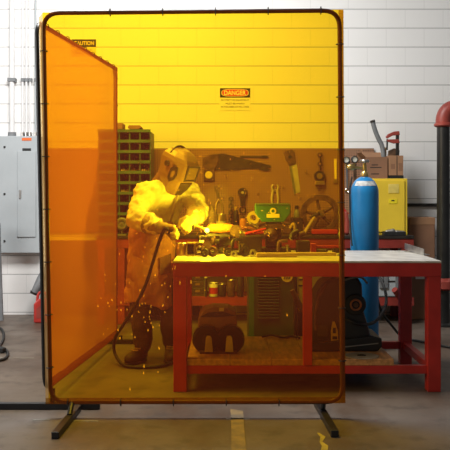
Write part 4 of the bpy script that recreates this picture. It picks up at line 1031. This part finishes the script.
p0, p1, p2, p3 = P(35, 292, D), P(38.5, 284, D), P(42, 276, D+.05), V((X(46, D), WD-.03, Z(268, D)))
MB().tube([p0, p1, p2, p3], .042, 14, smooth=2).build('tube', GREYD, t, smooth=True)
MB().cyl(p0, p0+(p0-p1)*.25, .05, .046, 16).build('nozzle', IRON, t)
MB().cyl(p3, (p3.x, WD-.0005, p3.z), .06, seg=14).build('wall_socket', IRON, t)
D = 8.95
tag(MB().bar((X(-8, D), D, .001), (X(-4, D+.15), WD-.025, 1.15), .40, .03, up=(0, 1, 0)).build('grey_board', GREYD), 'grey board leaning on the wall below the panel at the far left', 'board') if 0 else None
tag(MB().prism([(X(-20, 8.7), .001), (X(2.6, 8.7), .001), (X(.5, 8.7), .62), (X(-.6, 8.7), 1.0), (X(-20, 8.7), 1.0)], 8.7, 8.74).build('grey_board', GREYD), 'grey board standing at the far left edge below the panel', 'board')
Dc = 6.9
pts = [P(-6, 322, 7.6), P(2, 324, 7.6), P(4.2, 332, 7.5), P(2.5, 341, 7.4)]
t = thing('extension_lead', 'loose black cable with a plug on the floor at the left edge', 'cable', (X(2, 7.2), 7.2, 0))
MB().tube([onf(-10, 8.0), onf(0, 8.25), onf(4.2, 7.9), onf(3.5, 7.5), onf(-2, 7.15), onf(4, 7.15), onf(8.5, 6.95), onf(7, 6.72), onf(0, 6.62), onf(-12, 6.6)], .012, 8, smooth=3).build('lead', RUBBER, t, smooth=True)
MB().bar(V((X(-1, 7.0), 7.0, .025)), V((X(4.5, 6.97), 6.97, .025)), .045, .042).build('plug', INK, t, bevel=.008)

# ------------------------------------------------------------------ the person welding
FW = V((.64, -.77, 0)).normalized(); RT = V((-.77, -.64, 0)).normalized(); UP = V((0, 0, 1))
base = V((-.56, 6.62, 0))
person = thing('person', 'person in welding hood, pale jacket, gloves and long tan apron at the table\'s left end', 'person', base)
neck, head = V((-.435, 6.53, 1.415)), V((-.360, 6.455, 1.495))
rsh, rel, rwr = V((-.620, 6.44, 1.315)), V((-.662, 6.335, 1.12)), V((-.455, 6.20, 1.065))
lsh, lel, lwr = V((-.265, 6.64, 1.325)), V((-.195, 6.49, 1.17)), V((-.245, 6.25, 1.125))
hipR, knR, anR = V((-.645, 6.585, .90)), V((-.655, 6.56, .48)), V((-.645, 6.66, .11))
hipL, knL, anL = V((-.485, 6.68, .90)), V((-.452, 6.655, .48)), V((-.43, 6.74, .11))
def ell(c, a, b, n=20, tilt=0): 
    return [V(c)+RT*a*math.cos(2*math.pi*k/n)+FW*b*math.sin(2*math.pi*k/n)+UP*tilt*math.sin(2*math.pi*k/n) for k in range(n)]
# body (under the clothes): one continuous figure
mb = MB()
mb.loft([ell((-.565, 6.63, .86), .14, .10), ell((-.56, 6.625, 1.0), .14, .10), ell((-.54, 6.61, 1.12), .13, .10), ell((-.50, 6.58, 1.26), .15, .11), ell((-.46, 6.55, 1.37), .14, .09), ell(neck, .06, .06), ell(neck+V((.03, -.03, .06)), .055, .055)])
mb.limb([hipR, knR, anR], [.075, .052, .038]); mb.limb([hipL, knL, anL], [.075, .052, .038])
mb.limb([rsh, rel, rwr], [.05, .04, .03]); mb.limb([lsh, lel, lwr], [.05, .04, .03])
HY = math.atan2(.70, .714)                                    # hood yaw: turned towards the arc
hf = V((math.sin(.92), -math.cos(.92), 0)); pitch = math.radians(24)
hfd = (hf*math.cos(pitch)-UP*math.sin(pitch)).normalized(); hr = hf.cross(UP).normalized(); hu = hr.cross(hfd).normalized()
Rm = Matrix((hr, hfd, hu)).transposed()                       # local x = right, y = forward, z = up
def H(f, r, u): return head+(hfd*f+hr*r+hu*u)*.95
mb.ball(H(-.015, 0, .02), .078, (1, 1.2, 1.3), Rm).ball(H(.02, 0, -.055), .055, (1, 1.05, 1), Rm)
mb.limb([H(.075, 0, .02), H(.092, 0, -.012)], [.012, .016])                       # nose
mb.ball(H(.0, .078, .0), .022, (.5, 1, 1.4), Rm).ball(H(.0, -.078, .0), .022, (.5, 1, 1.4), Rm)   # ears
mb.limb([anR, anR+V((-.07, -.11, -.07))], [.04, .035]).limb([anL, anL+V((.0, -.12, -.07))], [.04, .035])
mb.build('body', SKIN, person, remesh=.012, smoothit=3)
# jacket: torso and both sleeves in one surface
mb = MB()
mb.loft([ell((-.555, 6.615, 1.03), .185, .135), ell((-.545, 6.61, 1.10), .19, .145), ell((-.515, 6.59, 1.2), .20, .15), ell((-.485, 6.57, 1.3), .205, .145), ell((-.462, 6.552, 1.365), .19, .12), ell((-.445, 6.54, 1.41), .125, .095), ell((-.432, 6.528, 1.445), .085, .08)])
mb.limb([rsh-RT*.03+V((0, 0, .0)), rsh.lerp(rel, .55), rel, rel.lerp(rwr, .45), rel.lerp(rwr, .72)], [.082, .076, .080, .078, .066])
mb.limb([neck+RT*.09-UP*.065, rsh], [.066, .08])
mb.limb([lsh+RT*.03, lsh.lerp(lel, .55), lel, lel.lerp(lwr, .5), lel.lerp(lwr, .75)], [.085, .078, .074, .066, .058])
mb.limb([neck-RT*.09-UP*.06, lsh], [.068, .076])
jk = mb.build('jacket', JACKET, person, remesh=.013, smoothit=5, wrinkle=.05, wscale=.05)
# button fly down the jacket front
fpts = []
for z_, f_ in ((1.39, .105), (1.33, .142), (1.26, .156), (1.18, .158), (1.10, .156)):
    k_ = (z_-1.03)/.41
    c_ = V((-.555, 6.615, z_)).lerp(V((-.435, 6.53, z_)), k_)
    fpts.append(c_+FW*(f_+.006)-RT*.02)
MB().tube(fpts, .007, 6, smooth=1).build('front_placket', mat('jacket_seam', (.42, .34, .18), .85), jk)
# apron: long flared leather with folds, open below
rings = []; n = 56
for i in range(15):
    w = i/14; z_ = 1.10-.655*w
    c_ = V((-.56, 6.60, z_)).lerp(V((-.592, 6.61, z_)), w)
    a_, b_ = .185+.01*w, .148+.022*w
    ring_ = []
    for k in range(n):
        an = 2*math.pi*k/n
        fold = 1+(.02+.05*w)*math.sin(an*7+2.2*w+.6)*.6+.03*w*math.sin(an*4+1)
        p = c_+RT*a_*fold*math.cos(an)+FW*b_*fold*math.sin(an)
        p.z += (.03*math.cos(an)+.012*math.sin(3*an))*w
        ring_.append(p)
    rings.append(ring_)
apn = MB().loft(rings, caps=False).build('apron', APRON, person, smooth=True, solid=.006, subsurf=1, wrinkle=.045, wscale=.10)
# apron pocket / patch seam on the front
q = []
for (an, w) in ((1.9, .38), (1.35, .42), (1.38, .62), (1.92, .6)):
    z_ = 1.10-.655*w; c_ = V((-.56, 6.60, z_)).lerp(V((-.592, 6.61, z_)), w)
    q.append(c_+RT*(.198)*math.cos(an)+FW*(.178)*math.sin(an))
quad('pocket', q, BIB, apn, th=.012)
# trousers
mb = MB()
mb.loft([ell((-.565, 6.63, .84), .15, .12), ell((-.56, 6.625, 1.02), .15, .115)])
mb.limb([hipR, knR, knR.lerp(anR, .5), anR+V((0, 0, .03))], [.10, .083, .078, .074]); mb.limb([hipL, knL, knL.lerp(anL, .5), anL+V((0, 0, .03))], [.10, .08, .074, .07])
mb.build('trousers', TROUS, person, remesh=.014, smoothit=4, wrinkle=.03, wscale=.08)
# boots
for nm, heel, toe in (('boot', V((-.632, 6.69, 0)), V((-.735, 6.50, 0))), ('boot', V((-.428, 6.775, 0)), V((-.425, 6.57, 0)))):
    d = (toe-heel).normalized(); s_ = d.cross(UP)
    mb = MB()
    mb.limb([heel+d*.03+UP*.055, heel+d*.10+UP*.06, heel+d*.18+UP*.048, toe-d*.005+UP*.045], [.045, .05, .048, .042])
    mb.limb([heel+d*.045+UP*.06, heel+d*.04+UP*.17], [.05, .056])
    b_ = mb.build(nm, BOOT, person, remesh=.010, smoothit=4)
    ol = []
    for k in range(24):
        a_ = 2*math.pi*k/24; m_ = (heel+toe)/2+d*.02
        ol.append((m_.x+d.x*math.cos(a_)*.145+s_.x*math.sin(a_)*.052, m_.y+d.y*math.cos(a_)*.145+s_.y*math.sin(a_)*.052))
    MB().prism(ol, .002, .022, 'xy').build('sole', RUBBER, b_, bevel=.003)
    MB().tube([heel+d*.10+UP*.112-s_*.03, heel+d*.115+UP*.108, heel+d*.10+UP*.112+s_*.03], .006, 6).tube([heel+d*.135+UP*.103-s_*.03, heel+d*.15+UP*.098, heel+d*.135+UP*.103+s_*.03], .006, 6).build('laces', TAN, b_)
# leather bib around the neck
mb = MB()
mb.loft([ell(V((-.455, 6.548, 1.375)), .135, .125), ell(V((-.44, 6.535, 1.42)), .118, .112), ell(V((-.425, 6.52, 1.46)), .108, .10), ell(V((-.405, 6.50, 1.50)), .105, .095)])
mb.build('neck_bib', BIB, person, remesh=.011, smoothit=3, wrinkle=.025, wscale=.05)
# welding hood
half = [
 (.168, [(-.055, .045), (-.01, .05), (.03, .035), (.045, .02)]),
 (.150, [(-.085, .075), (.005, .080), (.06, .06), (.075, .042)]),
 (.115, [(-.105, .105), (.02, .108), (.098, .078), (.112, .066)]),
 (.085, [(-.105, .116), (.03, .120), (.122, .085), (.138, .074)]),
 (-.040, [(-.085, .118), (.035, .122), (.128, .085), (.146, .074)]),
 (-.058, [(-.075, .116), (.035, .118), (.112, .082), (.124, .068)]),
 (-.130, [(-.045, .098), (.035, .100), (.095, .068), (.106, .054)]),
 (-.190, [(-.005, .066), (.03, .070), (.07, .050), (.078, .036)])]
rings = []
for u_, pts in half:
    L_ = [H(f_, -r_, u_) for f_, r_ in pts]; R__ = [H(f_, r_, u_) for f_, r_ in pts[::-1]]
    rings.append(L_+R__)
mb = MB(); vs = [[mb.bm.verts.new(p) for p in r] for r in rings]
for A, B in zip(vs, vs[1:]):
    for k in range(len(A)-1): mb.bm.faces.new((A[k], A[k+1], B[k+1], B[k]))
mb.bm.faces.new(vs[0])
hood = mb.build('welding_hood', HOOD, person, solid=.006, bevel=.006)
fr = MB()
for (r0, r1, u0, u1) in ((-.072, -.058, -.038, .088), (.058, .072, -.038, .088), (-.058, .058, .076, .088), (-.058, .058, -.038, -.026)):
    fr.box(H(.148, (r0+r1)/2, (u0+u1)/2), (r1-r0, .016, u1-u0), Rm)
fr.build('lens_frame', HOODD, hood, bevel=.002)
MB().box(H(.1465, 0, .025), (.116, .008, .102), Rm).build('lens', LENS, hood)
MB().prism([(0, 0), (1, 0), (1, 1)], 0, 1) if 0 else None
cp = MB(); v4 = [cp.bm.verts.new(H(f_, r_, u_)) for f_, r_, u_ in ((.129, -.068, -.062), (.129, .068, -.062), (.111, .056, -.128), (.082, .036, -.186), (.082, -.036, -.186), (.111, -.056, -.128))]; cp.bm.faces.new(v4); cp.build('chin_plate', HOODD, hood, solid=.008, bevel=.002)
# side windows, ear-shaped recess, knobs
for s_ in (-1, 1):
    sp = MB(); ol = [(.085, .05), (.098, -.01), (.085, -.055), (.05, -.085), (.028, -.05), (.03, .02), (.05, .055)]
    def side_r(f_): return .130 if f_ < .03 else .130-(f_-.03)*(.034/.095)
    vs4 = [sp.bm.verts.new(H(f_, s_*side_r(f_), u_)) for f_, u_ in ol]; sp.bm.faces.new(vs4)
    sp.build('side_panel', HOODD, hood, solid=.006)
    wp = MB(); c_ = [(.072, .02), (.078, -.01), (.070, -.035), (.055, -.045), (.048, -.025), (.052, .008)]
    vs4 = [wp.bm.verts.new(H(f_, s_*(side_r(f_)+.004), u_)) for f_, u_ in c_]; wp.bm.faces.new(vs4)
    wp.build('side_window', mat('hood_side_window', (.32, .20, .07), .25), hood, solid=.004)
    MB().cyl(H(-.02, s_*.112, .045), H(-.02, s_*.138, .045), .024, .021, 16).build('pivot_knob', HOODD, hood, bevel=.002)
    MB().tube([H(-.02, s_*.112, .05), H(-.06, s_*.108, .0), H(-.07, s_*.10, -.06)], .009, 8, smooth=1).build('headband_strap', HOODD, hood)
MB().tube([H(-.02, -.11, .06), H(-.05, -.09, .155), H(-.05, 0, .19), H(-.05, .09, .155), H(-.02, .11, .06)], .008, 8, smooth=2).build('crown_strap', HOODD, hood)

# gloved hands: palm, four fingers, thumb, cuff
def glove(wr, elb, palm_dir, fing_dir, normal, label):
    """palm_dir: wrist to knuckles; normal: out of the palm (fingers curl that way)"""
    pd = palm_dir.normalized(); nm = (normal-pd*normal.dot(pd)).normalized(); sd = pd.cross(nm).normalized()*fing_dir
    g = MB()
    # cuff follows the forearm
    back = (elb-wr).normalized()
    g.cyl(wr+back*.145, wr+back*.02, .082, .052, 18); g.limb([wr+back*.04, wr, wr+pd*.02], [.05, .043, .042])
    for q in (-1.4, -.5, .4, 1.3): g.limb([wr+pd*.02+sd*.016*q, wr+pd*.092+sd*.022*q], [.025, .0205], 10)
    for q, ln in zip((-1.5, -.5, .5, 1.5), (.80, .97, 1.0, .9)):
        k0 = wr+pd*.095+sd*.0215*q
        a1 = (pd*.75+nm*.65).normalized(); a2 = (pd*-.25+nm*.97).normalized(); a3 = (pd*-.9+nm*.35).normalized()
        k1 = k0+a1*.042*ln; k2 = k1+a2*.032*ln; k3 = k2+a3*.026*ln
        g.limb([k0, k1, k2, k3], [.0150, .0138, .0128, .0115], 10)
    t0 = wr+pd*.03+sd*.034; t1 = wr+pd*.062+sd*.056+nm*.028; t2 = wr+pd*.088+sd*.040+nm*.056; t3 = wr+pd*.095+sd*.012+nm*.068
    g.limb([t0, t1, t2, t3], [.022, .018, .0155, .013], 10)
    o = g.build('glove', GLOVE, person, remesh=.0055, smoothit=3, wrinkle=.010, wscale=.03)
    ctr = wr+pd*.088+nm*.034
    return o, ctr, sd
g1, c1, s1 = glove(rwr, rel, V((.9, -.28, -.12)), 1, V((.15, -.5, -.7)), 'right')
g2, c2, s2 = glove(lwr, lel, V((-.25, -.85, -.35)), -1, V((-.55, .1, -.75)), 'left')

# torch held in the hands, cable hanging over the apron
tip = V((ax.x-.012, 6.115, ax.z+.014))
t = thing('welding_torch', 'welding torch in the gloved hands, black cable looping over the apron to the floor', 'welding torch', c2)
h0 = c2-s2*.0; d_ = (tip-c2)
k_pts = [c1+V((-.02, 0, .0)), c1.lerp(c2, .5)+V((0, -.01, -.006)), c2, c2+d_*.35+V((0, 0, .012))]
MB().tube(k_pts, [.013, .015, .0155, .013], 12, smooth=2).build('handle', INK, t, smooth=True)
MB().tube([c2+d_*.33+V((0, 0, .012)), c2+d_*.6+V((0, 0, .016)), c2+d_*.82+V((0, 0, .006)), tip], [.009, .009, .010, .007], 12, smooth=2).build('nozzle', BRASS, t, smooth=True)
MB().cyl(c2+d_*.38+V((0, 0, .012)), c2+d_*.45+V((0, 0, .013)), .017, seg=14).build('collar', IRON, t)
cab = [c1+V((-.02, 0, 0)), P(166, 226, 6.13), P(160, 238, 6.22), P(153, 262, 6.30), P(146, 285, 6.34), P(136, 305, 6.36), P(124, 324, 6.42), P(115.5, 336, 6.5), P(113, 348, 6.55), P(117, 359, 6.5)]
fl_ = [V((X(124, 6.42), 6.40, .014)), V((X(134, 6.34), 6.36, .0135)), V((X(152, 6.34), 6.36, .0135)), V((X(166, 6.4), 6.42, .0135)), V((X(180, 6.6), 6.7, .0135)), V((X(215, 7), 7.1, .0135))]
MB().tube(cab+fl_, .0125, 10, smooth=3).build('cable', RUBBER, t, smooth=True)

# ------------------------------------------------------------------ arc, sparks, smoke
def emat(name, col, st):
    m, nt, N, L = nodes_of(name); o_ = N.new('ShaderNodeOutputMaterial'); e = N.new('ShaderNodeEmission')
    e.inputs[0].default_value = (*col, 1); e.inputs[1].default_value = st; L.new(e.outputs[0], o_.inputs[0]); return m
tag(MB().ball(tip+V((.006, -.006, -.004)), .017).build('welding_arc', emat('arc_light', (.75, 1, .62), 60), smooth=True), 'brilliant greenish white welding arc at the torch tip', 'welding arc')
rs = random.Random(11)
mb = MB()
def spark(p, ln, w, dr):
    dr = V(dr).normalized(); mb.cyl(p-dr*ln/2, p+dr*ln/2, w, w*.5, 5)
for k in range(90):                                            # thrown around the arc
    a = rs.uniform(-2.9, .4) if k % 3 else rs.uniform(-3.2, 3.2); d_ = rs.random()**1.4*.5+.03
    p = tip+V((math.cos(a)*d_, rs.uniform(-.12, .25)*d_, math.sin(a)*d_*.55+.03))
    if p.z < TZ+.01: p.z = TZ+.012+rs.random()*.02; 
    if p.y > 6.2 and p.x < -.15: p.y = 6.15
    spark(p, .007+rs.random()*.010, .0011+rs.random()*.0008, (math.cos(a), 0, math.sin(a)-.4))
for (px_, py_, ln) in ((191, 282, .05), (205, 290, .02), (112, 300, .03), (132, 316, .03), (150, 312, .04), (118, 330, .03), (144, 366, .05), (143.5, 373, .03), (130, 389, .035), (159, 348, .04), (158, 372, .015), (120, 338, .03), (98, 306, .03), (140, 290, .03), (162, 285, .025), (168, 297, .025), (163, 305, .03), (165, 312, .02), (121, 310, .025), (153, 327, .03), (148, 330, .03), (226, 276, .02), (265, 276, .02), (287, 315, .03), (135, 337, .025), (108, 303, .025), (101, 298, .02), (155, 275, .02), (172, 262, .02), (178, 248, .02)):
    spark(P(px_, py_, 5.55), ln*.45, .0015, (rs.uniform(-.12, .12), 0, 1))
for k in range(40):                                             # falling past the apron and the table edge
    px_ = rs.uniform(100, 180); py_ = rs.uniform(250, 340)
    if px_ > 170: py_ = rs.uniform(240, 300)
    spark(P(px_, py_, rs.uniform(5.45, 5.6)), rs.uniform(.006, .016), .0010, (rs.uniform(-.3, .3), 0, 1))
for k in range(55):                                             # bright specks in front of the pegboard
    spark(P(rs.uniform(190, 320), rs.uniform(155, 240)-rs.random()*8, rs.uniform(5.9, 6.06)), rs.uniform(.004, .008), .0013, (rs.uniform(-1, 1), 0, rs.uniform(-1, 1)))
tag(mb.build('welding_sparks', emat('spark_glow', (1, .62, .22), 2.5), origin=tip), 'shower of golden welding sparks around the arc and falling past the apron', 'sparks', kind='stuff')
# smoke puff rising from the arc
m, nt, N, L = nodes_of('thin_smoke'); o_ = N.new('ShaderNodeOutputMaterial'); vs_ = N.new('ShaderNodeVolumeScatter')
vs_.inputs['Color'].default_value = (.85, .85, .85, 1); vs_.inputs['Density'].default_value = .5; L.new(vs_.outputs[0], o_.inputs['Volume'])
sm = MB()
for (px_, py_, r_) in ((212, 222, .07), (217, 211, .10), (213, 199, .10), (221, 192, .08), (228, 204, .07)): sm.ball(P(px_, py_, 6.7), r_)
SMOKE = sm.build('welding_smoke', m, remesh=.03, smoothit=8)
tag(SMOKE, 'faint haze of welding smoke rising behind the arc', 'smoke', kind='stuff')

# ------------------------------------------------------------------ light, camera, colour
def light(name, kind, loc, energy, col=(1, 1, 1), size=1, sy=None, rot=(0, 0, 0), spread=None):
    l = bpy.data.lights.new(name, kind); l.energy = energy; l.color = col
    if kind == 'AREA':
        l.shape = 'RECTANGLE'; l.size = size; l.size_y = sy or size
        if spread: l.spread = math.radians(spread)
    elif kind == 'POINT': l.shadow_soft_size = size
    o = bpy.data.objects.new(name, l); C.objects.link(o); o.location = loc; o.rotation_euler = rot; return o
light('arc_lamp', 'POINT', tip+V((.01, -.03, .05)), 24, (.92, 1, .75), .03)
light('ceiling_lamp_rear', 'AREA', (-.95, 6.0, 4.5), 275, (1, .985, .96), 2.2, 1.3, rot=(math.radians(20), math.radians(4), 0))
light('fill_light_left', 'AREA', (-6.2, 2.8, 3.0), 205, (1, .97, .94), 3.2, 2.4, rot=(math.radians(72), 0, math.radians(-58)))  # added fill for upright surfaces; no doorway belongs to the scene
W = bpy.data.worlds.new('World'); S.world = W; W.use_nodes = True
bg = W.node_tree.nodes['Background']; bg.inputs[0].default_value = (.95, .97, 1, 1); bg.inputs[1].default_value = .13
cam = bpy.data.cameras.new('Camera'); co = bpy.data.objects.new('Camera', cam); C.objects.link(co)
co.location = (0, 0, EYE); co.rotation_euler = (math.pi/2, 0, 0)
cam.sensor_width = 36; cam.lens = F/450*36; cam.shift_y = -(225-HZ)/450; cam.clip_end = 60
S.camera = co
vs = S.view_settings
S.display_settings.display_device = 'sRGB'; vs.view_transform = 'Standard'; vs.look = 'None'; vs.gamma = 1; vs.exposure = 0; vs.use_curve_mapping = False
S.cycles.transparent_max_bounces = 24; S.cycles.max_bounces = 8; S.cycles.volume_bounces = 1
S.cycles.sample_clamp_indirect = 4
